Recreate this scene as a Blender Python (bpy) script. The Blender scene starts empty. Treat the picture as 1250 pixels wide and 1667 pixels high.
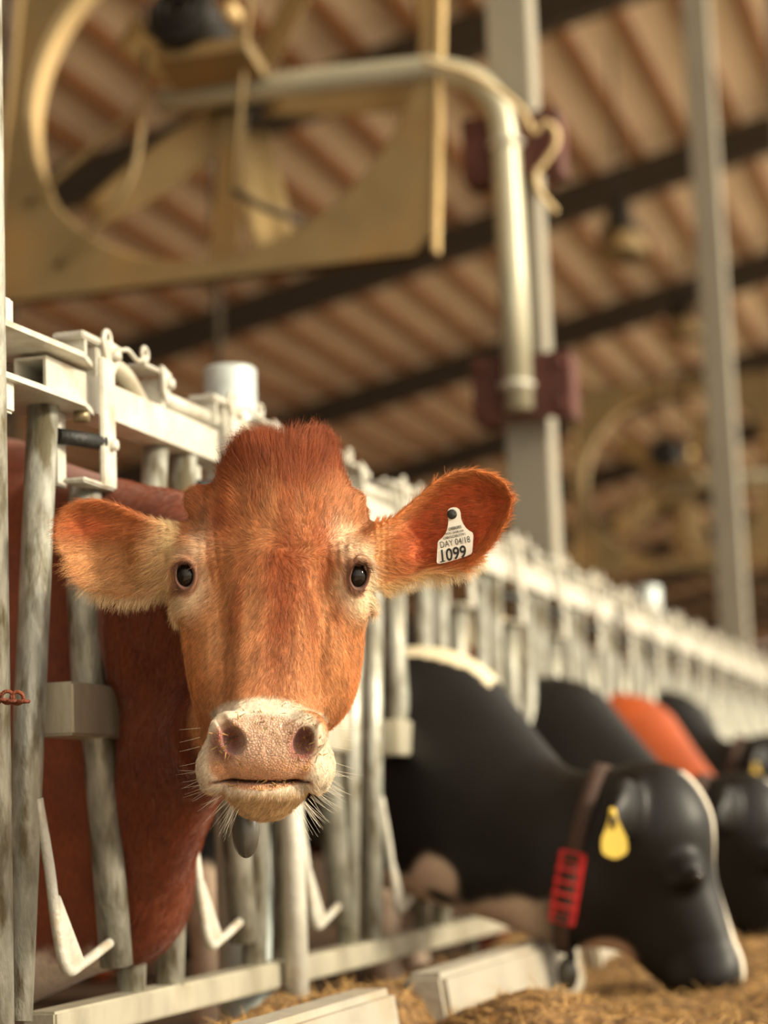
import bpy, bmesh, math, random
import numpy as np
from mathutils import Vector, Matrix

random.seed(4)
RNG = np.random.default_rng(7)
sc = bpy.context.scene
COL = sc.collection

# ------------------------------------------------------------------ camera
F = 3422.0; CX, CY = 625.0, 833.5
def _n(v): v = np.array(v, float); return v / np.linalg.norm(v)
_Y = _n([1073, 459, F]); _Z = _n([-900, -23400, F]); _Z = _n(_Z - _Y * _Y.dot(_Z)); _X = np.cross(_Y, _Z)
R = np.array([_X, _Y, _Z])                # world = R @ (right, down, forward)
CAM = np.array([1.45, 0.0, 0.55])
CR, CU, CB = R @ [1, 0, 0], R @ [0, -1, 0], R @ [0, 0, -1]
cd = bpy.data.cameras.new('camera'); cam = bpy.data.objects.new('camera', cd); COL.objects.link(cam)
m = Matrix(((CR[0], CU[0], CB[0], CAM[0]), (CR[1], CU[1], CB[1], CAM[1]), (CR[2], CU[2], CB[2], CAM[2]), (0, 0, 0, 1)))
cam.matrix_world = m
cd.sensor_fit = 'VERTICAL'; cd.sensor_height = 36; cd.sensor_width = 27; cd.lens = F / 1667 * 36
cd.dof.use_dof = True; cd.dof.focus_distance = 2.93; cd.dof.aperture_fstop = 2.1
cd.clip_end = 400
sc.camera = cam

# ------------------------------------------------------------------ world, sun, exposure
w = bpy.data.worlds.new('sky'); sc.world = w; w.use_nodes = True
bg = w.node_tree.nodes['Background']
SUN = Vector((0.90, -0.04, 0.38)).normalized()
# hazy evening sky, brighter on the sun's side
_nt = w.node_tree; _tc = _nt.nodes.new('ShaderNodeTexCoord'); _dp = _nt.nodes.new('ShaderNodeVectorMath'); _dp.operation = 'DOT_PRODUCT'
_dp.inputs[1].default_value = (SUN.x, SUN.y, SUN.z * .5); _nt.links.new(_tc.outputs['Generated'], _dp.inputs[0])
_mr = _nt.nodes.new('ShaderNodeMapRange'); _mr.interpolation_type = 'SMOOTHSTEP'; _nt.links.new(_dp.outputs['Value'], _mr.inputs[0])
_mr.inputs[1].default_value = -.6; _mr.inputs[2].default_value = 1.0; _mr.inputs[3].default_value = .10; _mr.inputs[4].default_value = 2.1
_nt.links.new(_mr.outputs[0], bg.inputs[1]); bg.inputs[0].default_value = (1.0, 0.90, 0.74, 1)
sl = bpy.data.lights.new('sun', 'SUN'); sl.energy = 4.7; sl.color = (1.0, 0.88, 0.66); sl.angle = math.radians(9)
sun = bpy.data.objects.new('sun', sl); COL.objects.link(sun)
sun.rotation_euler = SUN.to_track_quat('Z', 'Y').to_euler(); sun.location = (20, -8, 12)
sc.view_settings.view_transform = 'Standard'; sc.view_settings.look = 'None'
sc.view_settings.gamma = 1; sc.view_settings.use_curve_mapping = False
sc.view_settings.exposure = 0.14

# ------------------------------------------------------------------ helpers
def lin(r, g, b):
    f = lambda c: (c / 255 / 12.92) if c <= 10.3 else ((c / 255 + .055) / 1.055) ** 2.4
    return (f(r), f(g), f(b))
def ray(px, py): return R @ np.array([(px - CX) / F, (py - CY) / F, 1.0])
def at(px, py, ax, val):
    d = ray(px, py); return CAM + (val - CAM[ax]) / d[ax] * d
def atd(px, py, t): return CAM + t * ray(px, py)

def mat(name, col, rough=.6, metal=0.0, var=.12, scale=8, bump=0.0, bscale=60, col2=None, mask=(.45, .65), stretch=(1, 1, 1), detail=6, sub=0, spec=.5, coat=0):
    M = bpy.data.materials.new(name); M.use_nodes = True
    nt = M.node_tree; b = nt.nodes['Principled BSDF']
    tc = nt.nodes.new('ShaderNodeTexCoord'); mp = nt.nodes.new('ShaderNodeMapping'); mp.inputs['Scale'].default_value = stretch
    nt.links.new(tc.outputs['Object'], mp.inputs[0])
    nz = nt.nodes.new('ShaderNodeTexNoise'); nz.inputs['Scale'].default_value = scale; nz.inputs['Detail'].default_value = detail
    nt.links.new(mp.outputs[0], nz.inputs[0])
    mr = nt.nodes.new('ShaderNodeMapRange'); mr.inputs[1].default_value = .3; mr.inputs[2].default_value = .7
    mr.inputs[3].default_value = 1 - var; mr.inputs[4].default_value = 1 + var
    nt.links.new(nz.outputs[0], mr.inputs[0])
    mu = nt.nodes.new('ShaderNodeMix'); mu.data_type = 'RGBA'; mu.blend_type = 'MULTIPLY'; mu.inputs[0].default_value = 1
    mu.inputs[6].default_value = (*col, 1); nt.links.new(mr.outputs[0], mu.inputs[7])
    out = mu.outputs[2]
    if col2:
        n2 = nt.nodes.new('ShaderNodeTexNoise'); n2.inputs['Scale'].default_value = scale * .6; n2.inputs['Detail'].default_value = 8
        nt.links.new(mp.outputs[0], n2.inputs[0])
        m2 = nt.nodes.new('ShaderNodeMapRange'); m2.inputs[1].default_value = mask[0]; m2.inputs[2].default_value = mask[1]
        nt.links.new(n2.outputs[0], m2.inputs[0])
        mx = nt.nodes.new('ShaderNodeMix'); mx.data_type = 'RGBA'; nt.links.new(m2.outputs[0], mx.inputs[0])
        nt.links.new(out, mx.inputs[6]); mx.inputs[7].default_value = (*col2, 1); out = mx.outputs[2]
    nt.links.new(out, b.inputs['Base Color'])
    b.inputs['Roughness'].default_value = rough; b.inputs['Metallic'].default_value = metal
    b.inputs['Specular IOR Level'].default_value = spec; b.inputs['Coat Weight'].default_value = coat
    if sub: b.inputs['Subsurface Weight'].default_value = sub; b.inputs['Subsurface Radius'].default_value = (.01, .004, .002)
    if bump:
        n3 = nt.nodes.new('ShaderNodeTexNoise'); n3.inputs['Scale'].default_value = bscale; n3.inputs['Detail'].default_value = 8
        nt.links.new(mp.outputs[0], n3.inputs[0])
        bp = nt.nodes.new('ShaderNodeBump'); bp.inputs['Strength'].default_value = bump; bp.inputs['Distance'].default_value = .01
        nt.links.new(n3.outputs[0], bp.inputs['Height']); nt.links.new(bp.outputs[0], b.inputs['Normal'])
    return M

GALV = mat('galvanised_steel', lin(190, 184, 164), .42, .35, .16, 14, .15, 120, col2=lin(150, 138, 112), mask=(.52, .74), stretch=(1, 1, .35))
GALV_L = mat('white_zinc_steel', lin(202, 199, 186), .45, .15, .14, 22, .25, 120, col2=lin(170, 144, 108), mask=(.56, .8))
GALV_D = mat('dull_galvanised_pipe', lin(172, 172, 160), .4, .4, .28, 60, .25, 180, col2=lin(112, 104, 82), mask=(.48, .66), stretch=(1, 1, .3))
ZINCPOST = mat('spangled_zinc_post', lin(200, 210, 208), .4, .35, .12, 25, .1, 60)
RUST = mat('rust_chain', lin(120, 62, 40), .8, .2, .3, 60, .5, 200)
BLACKR = mat('black_rubber', lin(28, 28, 26), .5, 0, .3, 80, .3, 200)
BOLT = mat('bolt_steel', lin(150, 135, 105), .45, .6, .2, 60)
COLM = mat('painted_column', lin(146, 140, 124), .6, 0, .08, 3)
BRKT = mat('oxide_red_bracket', lin(84, 44, 34), .7, 0, .25, 20, .2, 60)
PIPEM = mat('grey_fan_pipe', lin(188, 184, 160), .4, .3, .1, 6)
RAFT = mat('dark_steel_rafter', lin(66, 56, 42), .7, .0, .12, 3)
PURL = mat('orange_brown_purlin', lin(150, 102, 60), .75, 0, .15, 2)
ROOFM = mat('tan_roof_lining', lin(244, 226, 200), .8, 0, .07, .6)
FANM = mat('dusty_fan_housing', lin(132, 112, 74), .6, .1, .15, 4, col2=lin(150, 115, 65), mask=(.5, .75))
FANR = mat('cream_fan_shroud', lin(225, 195, 140), .5, .1, .1, 4)
FANB = mat('tan_fan_blade', lin(170, 145, 98), .5, .2, .12, 5)
MOTOR = mat('black_motor', lin(34, 30, 26), .5, .3, .3, 10)
ROPE = mat('cream_rope', lin(225, 200, 150), .9, 0, .15, 60)
CONC = mat('pale_concrete', lin(164, 157, 142), .85, 0, .1, 6, .4, 40, col2=lin(150, 130, 98), mask=(.55, .75))
FLOORC = mat('alley_concrete', lin(222, 206, 180), .9, 0, .12, 2, .3, 20, col2=lin(130, 105, 70))
DIRT = mat('manure_floor', lin(88, 66, 44), .85, 0, .3, 3, .6, 15, col2=lin(60, 42, 26))
WALLM = mat('brown_board_wall', lin(112, 82, 52), .85, 0, .15, 2, stretch=(1, 4, .2))
WALLE = mat('tan_end_wall', lin(150, 112, 72), .85, 0, .1, 1)
CREAMP = mat('cream_plate', lin(225, 205, 165), .6, 0, .05, 5)
YELTAG = mat('yellow_tag_plastic', lin(240, 210, 95), .5, 0, .08, 30, sub=.2)
ORTAG = mat('orange_tag_plastic', lin(225, 130, 30), .5, 0, .08, 30)
REDW = mat('red_webbing', lin(205, 48, 48), .7, 0, .15, 60, .3, 300)
BRW = mat('brown_webbing', lin(66, 46, 36), .8, 0, .15, 60, .3, 300)
DARKP = mat('dark_grey_plastic', lin(72, 68, 60), .25, 0, .15, 12, spec=.7, col2=lin(110, 100, 82), mask=(.62, .8))
TAGW = mat('white_tag_plastic', lin(236, 232, 220), .45, 0, .03, 10)
INK = mat('black_ink', lin(28, 28, 30), .6, 0, .05, 10)

def tag(o, label=None, cat=None, group=None, kind=None):
    if label: o['label'] = label
    if cat: o['category'] = cat
    if group: o['group'] = group
    if kind: o['kind'] = kind
    return o
def empty(name, loc=(0, 0, 0), label=None, cat=None, group=None):
    o = bpy.data.objects.new(name, None); COL.objects.link(o); o.location = loc; o.empty_display_size = .05
    return tag(o, label, cat, group)
def link(name, me, m, parent=None, smooth=False):
    me.materials.append(m) if m and not me.materials else None
    o = bpy.data.objects.new(name, me); COL.objects.link(o)
    if parent: o.parent = parent
    if smooth:
        me.polygons.foreach_set('use_smooth', [True] * len(me.polygons))
    return o

class MB:
    """collects shapes for ONE mesh object"""
    def __init__(s): s.bm = bmesh.new()
    def box(s, c, d, rot=None, bev=0.0):
        r = bmesh.ops.create_cube(s.bm, size=1)['verts']
        M = Matrix.Translation(Vector(c)) @ (rot.to_4x4() if rot else Matrix()) @ Matrix.Diagonal((*d, 1))
        bmesh.ops.transform(s.bm, matrix=M, verts=r)
        if bev:
            es = list({e for v in r for e in v.link_edges})
            bmesh.ops.bevel(s.bm, geom=es, offset=bev, segments=2, affect='EDGES', clamp_overlap=True)
        return s
    def bar(s, a, b, wd, ht, bev=0.0, up=(0, 0, 1)):
        a, b = Vector(a), Vector(b); d = b - a
        z = d.normalized(); x = Vector(up).cross(z)
        if x.length < 1e-4: x = Vector((1, 0, 0))
        x.normalize(); y = z.cross(x)
        return s.box((a + b) / 2, (wd, ht, d.length), Matrix((x, y, z)).transposed(), bev)
    def tube(s, pts, r, n=14, cap=True, radii=None):
        P = [Vector(p) for p in pts]; rings = []
        up = None
        for i, p in enumerate(P):
            t = (P[min(i + 1, len(P) - 1)] - P[max(i - 1, 0)]).normalized()
            if up is None:
                up = Vector((0, 0, 1)) if abs(t.z) < .9 else Vector((1, 0, 0))
            x = (up - t * up.dot(t)).normalized(); up = x; y = t.cross(x)
            rr = radii[i] if radii else r
            rings.append([s.bm.verts.new(p + (x * math.cos(2 * math.pi * k / n) + y * math.sin(2 * math.pi * k / n)) * rr) for k in range(n)])
        for a, b in zip(rings, rings[1:]):
            for k in range(n):
                f = s.bm.faces.new((a[k], a[(k + 1) % n], b[(k + 1) % n], b[k])); f.smooth = True
        if cap:
            s.bm.faces.new(rings[0][::-1]); s.bm.faces.new(rings[-1])
        return s
    def lathe(s, c, axis, prof, n=24):
        c = Vector(c); z = Vector(axis).normalized(); x = z.orthogonal().normalized(); y = z.cross(x); rings = []
        for r, h in prof:
            rings.append([s.bm.verts.new(c + z * h + (x * math.cos(2 * math.pi * k / n) + y * math.sin(2 * math.pi * k / n)) * max(r, 1e-4)) for k in range(n)])
        for a, b in zip(rings, rings[1:]):
            for k in range(n):
                f = s.bm.faces.new((a[k], a[(k + 1) % n], b[(k + 1) % n], b[k])); f.smooth = True
        return s
    def torus(s, c, axis, R_, r, n=20, m_=8):
        c = Vector(c); z = Vector(axis).normalized(); x = z.orthogonal().normalized(); y = z.cross(x)
        g = []
        for i in range(n):
            a = 2 * math.pi * i / n; d = x * math.cos(a) + y * math.sin(a)
            g.append([s.bm.verts.new(c + d * (R_ + r * math.cos(2 * math.pi * j / m_)) + z * r * math.sin(2 * math.pi * j / m_)) for j in range(m_)])
        for i in range(n):
            for j in range(m_):
                f = s.bm.faces.new((g[i][j], g[(i + 1) % n][j], g[(i + 1) % n][(j + 1) % m_], g[i][(j + 1) % m_])); f.smooth = True
        return s
    def prism(s, pts, off):
        off = Vector(off); a = [s.bm.verts.new(Vector(p)) for p in pts]; b = [s.bm.verts.new(Vector(p) + off) for p in pts]
        n = len(pts); s.bm.faces.new(a[::-1]); s.bm.faces.new(b)
        for k in range(n): s.bm.faces.new((a[k], a[(k + 1) % n], b[(k + 1) % n], b[k]))
        return s
    def mesh(s, name, m):
        bmesh.ops.recalc_face_normals(s.bm, faces=s.bm.faces[:])
        me = bpy.data.meshes.new(name); s.bm.to_mesh(me); s.bm.free(); me.materials.append(m); return me
    def build(s, name, m, parent=None):
        o = bpy.data.objects.new(name, s.mesh(name, m)); COL.objects.link(o)
        if parent: o.parent = parent
        return o

def catmull(pts, k=8):
    P = [np.array(p, float) for p in pts]; P = [2 * P[0] - P[1]] + P + [2 * P[-1] - P[-2]]; out = []
    for i in range(1, len(P) - 2):
        for t in np.linspace(0, 1, k, endpoint=False):
            a, b, c, d = P[i - 1:i + 3]
            out.append(.5 * (2 * b + (c - a) * t + (2 * a - 5 * b + 4 * c - d) * t * t + (3 * b - a - 3 * c + d) * t ** 3))
    out.append(P[-2]); return out

def copy_tree(o, parent=None, off=None):
    c = o.copy(); COL.objects.link(c); c.parent = parent
    if off is not None: c.location = Vector(c.location) + Vector(off)
    for ch in list(o.children): copy_tree(ch, c)
    return c

# ------------------------------------------------------------------ implicit surfaces (one continuous animal body)
def smin(a, b, k):
    h = np.clip(.5 + .5 * (b - a) / k, 0, 1); return b + (a - b) * h - k * h * (1 - h)
def smax(a, b, k): return -smin(-a, -b, k)
def s_ell(p, c, r, M=None):
    q = p - np.asarray(c, np.float32)
    if M is not None: q = q @ np.asarray(M, np.float32)
    r = np.asarray(r, np.float32); a = q / r; k0 = np.linalg.norm(a, axis=1) + 1e-9; k1 = np.linalg.norm(a / r, axis=1) + 1e-9
    return k0 * (k0 - 1) / k1
def s_rc(p, a, b, ra, rb, n=None, s=1.0):
    """tapered capsule, optionally squashed by s along direction n"""
    a = np.asarray(a, np.float32); b = np.asarray(b, np.float32)
    pa = p - a; ba = b - a
    t0 = np.clip(pa @ ba / (ba @ ba), 0, 1)
    q = pa - t0[:, None] * ba
    if n is not None:
        n = np.asarray(n, np.float32); q = q + np.outer(q @ n, n) * (1 / s - 1)
    return (np.linalg.norm(q, axis=1) - (ra + (rb - ra) * t0)) * (1.0 if n is None else max(s, .4))
def mesh_sdf(f, xs, ys, zs, B=8, slack=2.2):
    xs, ys, zs = [np.asarray(a, np.float32) for a in (xs, ys, zs)]
    nx, ny, nz = len(xs), len(ys), len(zs); D = np.empty((nx, ny, nz), np.float32)
    blocks = []; cen = []; rad = []
    for i in range(0, nx, B):
        for j in range(0, ny, B):
            for k in range(0, nz, B):
                i1, j1, k1 = min(i + B, nx) - 1, min(j + B, ny) - 1, min(k + B, nz) - 1
                lo = np.array([xs[i], ys[j], zs[k]]); hi = np.array([xs[i1], ys[j1], zs[k1]])
                blocks.append((i, j, k, i1 + 1, j1 + 1, k1 + 1)); cen.append((lo + hi) / 2); rad.append(np.linalg.norm(hi - lo) / 2)
    cv = np.concatenate([f(c) for c in np.array_split(np.array(cen, np.float32), max(1, len(cen) // 200000))])
    act = [];
    for q, b in enumerate(blocks):
        if abs(cv[q]) > rad[q] * slack + 1e-6: D[b[0]:b[3], b[1]:b[4], b[2]:b[5]] = cv[q]
        else: act.append(b)
    for s0 in range(0, len(act), 400):
        ch = act[s0:s0 + 400]
        P = [np.stack(np.meshgrid(xs[b[0]:b[3]], ys[b[1]:b[4]], zs[b[2]:b[5]], indexing='ij'), -1).reshape(-1, 3) for b in ch]
        v = f(np.concatenate(P)); o = 0
        for b, pp in zip(ch, P):
            D[b[0]:b[3], b[1]:b[4], b[2]:b[5]] = v[o:o + len(pp)].reshape(b[3] - b[0], b[4] - b[1], b[5] - b[2]); o += len(pp)
    S = D < 0
    c8 = sum(S[i:nx - 1 + i, j:ny - 1 + j, k:nz - 1 + k].astype(np.int8) for i in (0, 1) for j in (0, 1) for k in (0, 1))
    A = (c8 > 0) & (c8 < 8); I = np.argwhere(A); idx = -np.ones(A.shape, np.int64); idx[A] = np.arange(len(I))
    acc = np.zeros((len(I), 3)); cnt = np.zeros(len(I)); G = [xs, ys, zs]
    for ax in range(3):
        o1, o2 = [a for a in range(3) if a != ax]
        for u in (0, 1):
            for v in (0, 1):
                A0 = I.copy(); A0[:, o1] += u; A0[:, o2] += v; A1 = A0.copy(); A1[:, ax] += 1
                d0 = D[tuple(A0.T)]; d1 = D[tuple(A1.T)]; mk = (d0 < 0) != (d1 < 0)
                t = np.where(mk, d0 / np.where(mk, d0 - d1, 1), 0)
                p0 = np.stack([G[a][A0[:, a]] for a in range(3)], 1); p1 = np.stack([G[a][A1[:, a]] for a in range(3)], 1)
                acc[mk] += (p0 + (p1 - p0) * t[:, None])[mk]; cnt[mk] += 1
    V = acc / cnt[:, None]; Q = []
    for ax in range(3):
        o1, o2 = (ax + 1) % 3, (ax + 2) % 3
        sl0 = [slice(None)] * 3; sl1 = [slice(None)] * 3; sl0[ax] = slice(0, -1); sl1[ax] = slice(1, None)
        ch = S[tuple(sl0)] != S[tuple(sl1)]; E = np.argwhere(ch)
        E = E[(E[:, o1] > 0) & (E[:, o2] > 0) & (E[:, o1] < D.shape[o1] - 1) & (E[:, o2] < D.shape[o2] - 1)]
        a = E.copy(); b = E.copy(); b[:, o1] -= 1; c = b.copy(); c[:, o2] -= 1; d = E.copy(); d[:, o2] -= 1
        q = np.stack([idx[tuple(x.T)] for x in (a, b, c, d)], 1); flip = S[tuple(E.T)]
        q[~flip] = q[~flip][:, ::-1]; Q.append(q)
    Q = np.concatenate(Q); Q = Q[(Q >= 0).all(1)]
    V = V.astype(np.float32)
    for _ in range(2):
        d, g = dgrad(f, V); V = V - (np.clip(d / np.maximum((g * g).sum(1), .2), -6 * (xs[1] - xs[0]) - 1e9 * 0, 6 * (xs[1] - xs[0]) + 0)[:, None]) * g * .9
    return V, Q
def dgrad(f, V, e=None):
    e = EPS if e is None else e
    def F_(x): return np.concatenate([f(c) for c in np.array_split(x, max(1, len(x) // 150000))])
    d = F_(V); g = np.stack([(F_(V + np.eye(3, dtype=np.float32)[a] * e) - d) / e for a in range(3)], 1)
    return d, g
EPS = 1e-3
def np_mesh(name, V, Q, m, col=None, alpha=None):
    me = bpy.data.meshes.new(name)
    me.vertices.add(len(V)); me.vertices.foreach_set('co', np.asarray(V, np.float32).ravel())
    me.loops.add(Q.size); me.loops.foreach_set('vertex_index', Q.ravel().astype(np.int32))
    me.polygons.add(len(Q)); me.polygons.foreach_set('loop_start', np.arange(len(Q), dtype=np.int32) * Q.shape[1])
    me.polygons.foreach_set('loop_total', np.full(len(Q), Q.shape[1], np.int32))
    me.polygons.foreach_set('use_smooth', np.ones(len(Q), bool)); me.update(); me.validate()
    if col is not None:
        a = me.attributes.new('coat', 'FLOAT_COLOR', 'POINT')
        a.data.foreach_set('color', np.concatenate([col, (alpha if alpha is not None else np.zeros(len(V)))[:, None]], 1).astype(np.float32).ravel())
    if m: me.materials.append(m)
    return me
def hair(name, roots, dirs, nrm, length, rad, colr, m, parent, npt=4, lift=.35, curl=.25, jit=.25):
    """short hairs: roots Nx3, dirs Nx3 tangent, nrm Nx3"""
    N = len(roots); P = np.zeros((N, npt, 3)); L = length[:, None]
    d = dirs + RNG.normal(0, jit, dirs.shape); d /= np.linalg.norm(d, axis=1)[:, None] + 1e-9
    for i in range(npt):
        t = i / (npt - 1)
        P[:, i] = roots + L * (d * t + nrm * (lift * t - curl * t * t))
    h = bpy.data.hair_curves.new(name); h.add_curves([npt] * N)
    h.attributes['position'].data.foreach_set('vector', P.astype(np.float32).ravel())
    rr = (rad[:, None] * np.linspace(1, .25, npt)[None]).astype(np.float32)
    a = h.attributes.get('radius') or h.attributes.new('radius', 'FLOAT', 'POINT'); a.data.foreach_set('value', rr.ravel())
    a = h.attributes.new('coat', 'FLOAT_COLOR', 'POINT')
    c = np.concatenate([colr, np.zeros((N, 1))], 1); a.data.foreach_set('color', np.repeat(c, npt, 0).astype(np.float32).ravel())
    h.materials.append(m); o = bpy.data.objects.new(name, h); COL.objects.link(o)
    if parent: o.parent = parent
    return o
def sample(V, Q, n, wfun=None):
    a, b, c, d = [V[Q[:, i]] for i in range(4)]
    n1 = np.cross(b - a, c - a); n2 = np.cross(c - a, d - a); nn = n1 + n2; ar = np.linalg.norm(nn, axis=1)
    nn = nn / (ar[:, None] + 1e-12); wgt = ar * (wfun((a + c) / 2, nn) if wfun else 1)
    f = RNG.choice(len(Q), n, p=wgt / wgt.sum()); u, v = RNG.random((2, n, 1))
    p = (a[f] * (1 - u) + b[f] * u) * (1 - v) + (d[f] * (1 - u) + c[f] * u) * v
    return p, nn[f]
def sstep(a, b, x): t = np.clip((x - a) / (b - a), 0, 1); return t * t * (3 - 2 * t)
def vnoise(p, s, seed=0):
    """smooth value noise"""
    q = p / s; i = np.floor(q).astype(np.int64); fr = q - i; fr = fr * fr * (3 - 2 * fr); o = np.zeros(len(p))
    def h(x, y, z):
        n = (x * 374761393 + y * 668265263 + z * 2147483647 + seed * 1274126177) & 0xffffffff
        n = ((n ^ (n >> 13)) * 1274126177) & 0xffffffff; return ((n ^ (n >> 16)) & 0xffff) / 65535.0
    for a in (0, 1):
        for b in (0, 1):
            for c in (0, 1):
                wt = (fr[:, 0] if a else 1 - fr[:, 0]) * (fr[:, 1] if b else 1 - fr[:, 1]) * (fr[:, 2] if c else 1 - fr[:, 2])
                o += wt * h(i[:, 0] + a, i[:, 1] + b, i[:, 2] + c)
    return o

def coat_mat(name, rough=.55, bump=.25, pad=False, sheen=.3, sub=.08):
    M = bpy.data.materials.new(name); M.use_nodes = True; nt = M.node_tree; b = nt.nodes['Principled BSDF']
    at_ = nt.nodes.new('ShaderNodeAttribute'); at_.attribute_name = 'coat'
    tc = nt.nodes.new('ShaderNodeTexCoord'); mp = nt.nodes.new('ShaderNodeMapping'); mp.inputs['Scale'].default_value = (220, 220, 60)
    nt.links.new(tc.outputs['Object'], mp.inputs[0])
    nz = nt.nodes.new('ShaderNodeTexNoise'); nz.inputs['Scale'].default_value = 1; nz.inputs['Detail'].default_value = 4; nt.links.new(mp.outputs[0], nz.inputs[0])
    mr = nt.nodes.new('ShaderNodeMapRange'); mr.inputs[1].default_value = .3; mr.inputs[2].default_value = .7; mr.inputs[3].default_value = .8; mr.inputs[4].default_value = 1.18
    nt.links.new(nz.outputs[0], mr.inputs[0])
    mu = nt.nodes.new('ShaderNodeMix'); mu.data_type = 'RGBA'; mu.blend_type = 'MULTIPLY'; mu.inputs[0].default_value = 1
    nt.links.new(at_.outputs['Color'], mu.inputs[6]); nt.links.new(mr.outputs[0], mu.inputs[7]); nt.links.new(mu.outputs[2], b.inputs['Base Color'])
    b.inputs['Roughness'].default_value = rough; b.inputs['Sheen Weight'].default_value = sheen; b.inputs['Sheen Roughness'].default_value = .5
    b.inputs['Specular IOR Level'].default_value = .3
    if sub: b.inputs['Subsurface Weight'].default_value = sub; b.inputs['Subsurface Radius'].default_value = (.012, .004, .002)
    bp = nt.nodes.new('ShaderNodeBump'); bp.inputs['Strength'].default_value = bump; bp.inputs['Distance'].default_value = .002
    nt.links.new(nz.outputs[0], bp.inputs['Height'])
    if pad:
        vo = nt.nodes.new('ShaderNodeTexVoronoi'); vo.inputs['Scale'].default_value = 260; vo.feature = 'DISTANCE_TO_EDGE'; nt.links.new(tc.outputs['Object'], vo.inputs[0])
        r2 = nt.nodes.new('ShaderNodeMapRange'); r2.inputs[1].default_value = 0; r2.inputs[2].default_value = .25; nt.links.new(vo.outputs['Distance'], r2.inputs[0])
        ml = nt.nodes.new('ShaderNodeMath'); ml.operation = 'MULTIPLY'; nt.links.new(r2.outputs[0], ml.inputs[0]); nt.links.new(at_.outputs['Alpha'], ml.inputs[1])
        b2 = nt.nodes.new('ShaderNodeBump'); b2.inputs['Strength'].default_value = 1; b2.inputs['Distance'].default_value = .0014
        nt.links.new(ml.outputs[0], b2.inputs['Height']); nt.links.new(bp.outputs[0], b2.inputs['Normal']); nt.links.new(b2.outputs[0], b.inputs['Normal'])
        rr = nt.nodes.new('ShaderNodeMapRange'); rr.inputs[3].default_value = rough; rr.inputs[4].default_value = .34; nt.links.new(at_.outputs['Alpha'], rr.inputs[0]); nt.links.new(rr.outputs[0], b.inputs['Roughness'])
    else: nt.links.new(bp.outputs[0], b.inputs['Normal'])
    return M
def hair_mat(name, rough=.5, gain=1.15):
    M = bpy.data.materials.new(name); M.use_nodes = True; nt = M.node_tree; b = nt.nodes['Principled BSDF']
    at_ = nt.nodes.new('ShaderNodeAttribute'); at_.attribute_name = 'coat'
    nt.links.new(at_.outputs['Color'], b.inputs['Base Color'])
    b.inputs['Roughness'].default_value = rough; b.inputs['Specular IOR Level'].default_value = .35
    b.inputs['Transmission Weight'].default_value = 0
    return M
# ------------------------------------------------------------------ the barn
TH = math.radians(12.5); TT = math.tan(TH)
def roofz(x): return 7.8 + x * TT
def struct(o): o['kind'] = 'structure'; return o
XL, XR, Y0, Y1 = -13.0, 3.2, -4.0, 75.0
b = MB()
ux, uz = math.cos(TH), math.sin(TH)
b.prism([(XL, Y0, roofz(XL)), (XR, Y0, roofz(XR)), (XR, Y0, roofz(XR) + .08), (XL, Y0, roofz(XL) + .08)], (0, Y1 - Y0, 0))
struct(b.build('ceiling', ROOFM))
struct(MB().box((-6.6, 35, -.05), (13.2, 80, .1)).build('floor', DIRT))
struct(MB().box((10.0, 35, -.05), (20.0, 80, .1)).build('floor_alley', FLOORC))
b = MB(); b.box((XL, 35.5, roofz(XL) / 2), (.12, 79, roofz(XL))); struct(b.build('wall_left', WALLM))
b = MB(); b.prism([(XL, Y1, 0), (XR + 2, Y1, 0), (XR + 2, Y1, roofz(XR)), (XL, Y1, roofz(XL))], (0, .12, 0)); struct(b.build('wall_back', WALLE))
k = 0
x = -12.53
pg = 'brown purlins running the length of the roof lining'
pm = None
while x < XR:
    z = roofz(x) - .075
    if pm is None:
        bb = MB(); bb.box((0, 35.5, 0), (.10, 79, .12), Matrix.Rotation(-TH, 3, 'Y')); pm = bb.mesh('purlin', PURL)
    o = link('purlin', pm, PURL); o.location = (x, 0, z)
    tag(o, 'long brown purlin fixed along the underside of the tan roof', 'purlin', pg); x += .5
rm = None
for i in range(14):
    y = 1.5 + 4.87 * i
    if rm is None:
        bb = MB(); zc = -.28
        bb.prism([(XL, -.02, roofz(XL) - .12), (XR, -.02, roofz(XR) - .12), (XR, -.02, roofz(XR) - .50), (XL, -.02, roofz(XL) - .50)], (0, .04, 0))
        bb.prism([(XL, -.10, roofz(XL) - .50), (XR, -.10, roofz(XR) - .50), (XR, -.10, roofz(XR) - .52), (XL, -.10, roofz(XL) - .52)], (0, .20, 0))
        rm = bb.mesh('rafter', RAFT)
    o = link('rafter', rm, RAFT); o.location = (0, y, 0)
    tag(o, 'dark steel rafter crossing below the purlins of the sloping roof', 'rafter', 'dark rafters carrying the roof')
# steel columns in the line of the feed fence
labs = ['square grey steel column with the bent fan pipe clamped to it', 'square grey steel column standing free of brackets, right of the fan pipe column']
cm = None
CY_ = [2.02 - 4.9, 6.97, 11.87, 16.77] + [16.77 + 4.87 * j for j in range(1, 11)]
for i, y in enumerate(CY_[1:]):
    if cm is None:
        bb = MB(); bb.box((0, 0, 3.7), (.15, .15, 7.4), bev=.006); bb.box((0, 0, .012), (.3, .3, .024)); cm = bb.mesh('steel_column', COLM)
    o = link('steel_column', cm, COLM); o.location = (-.135, y, 0)
    if i < 2: tag(o, labs[i], 'column')
    else: tag(o, 'distant steel column rising from the far end of the feed fence', 'column', 'far columns of the fence line')

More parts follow.
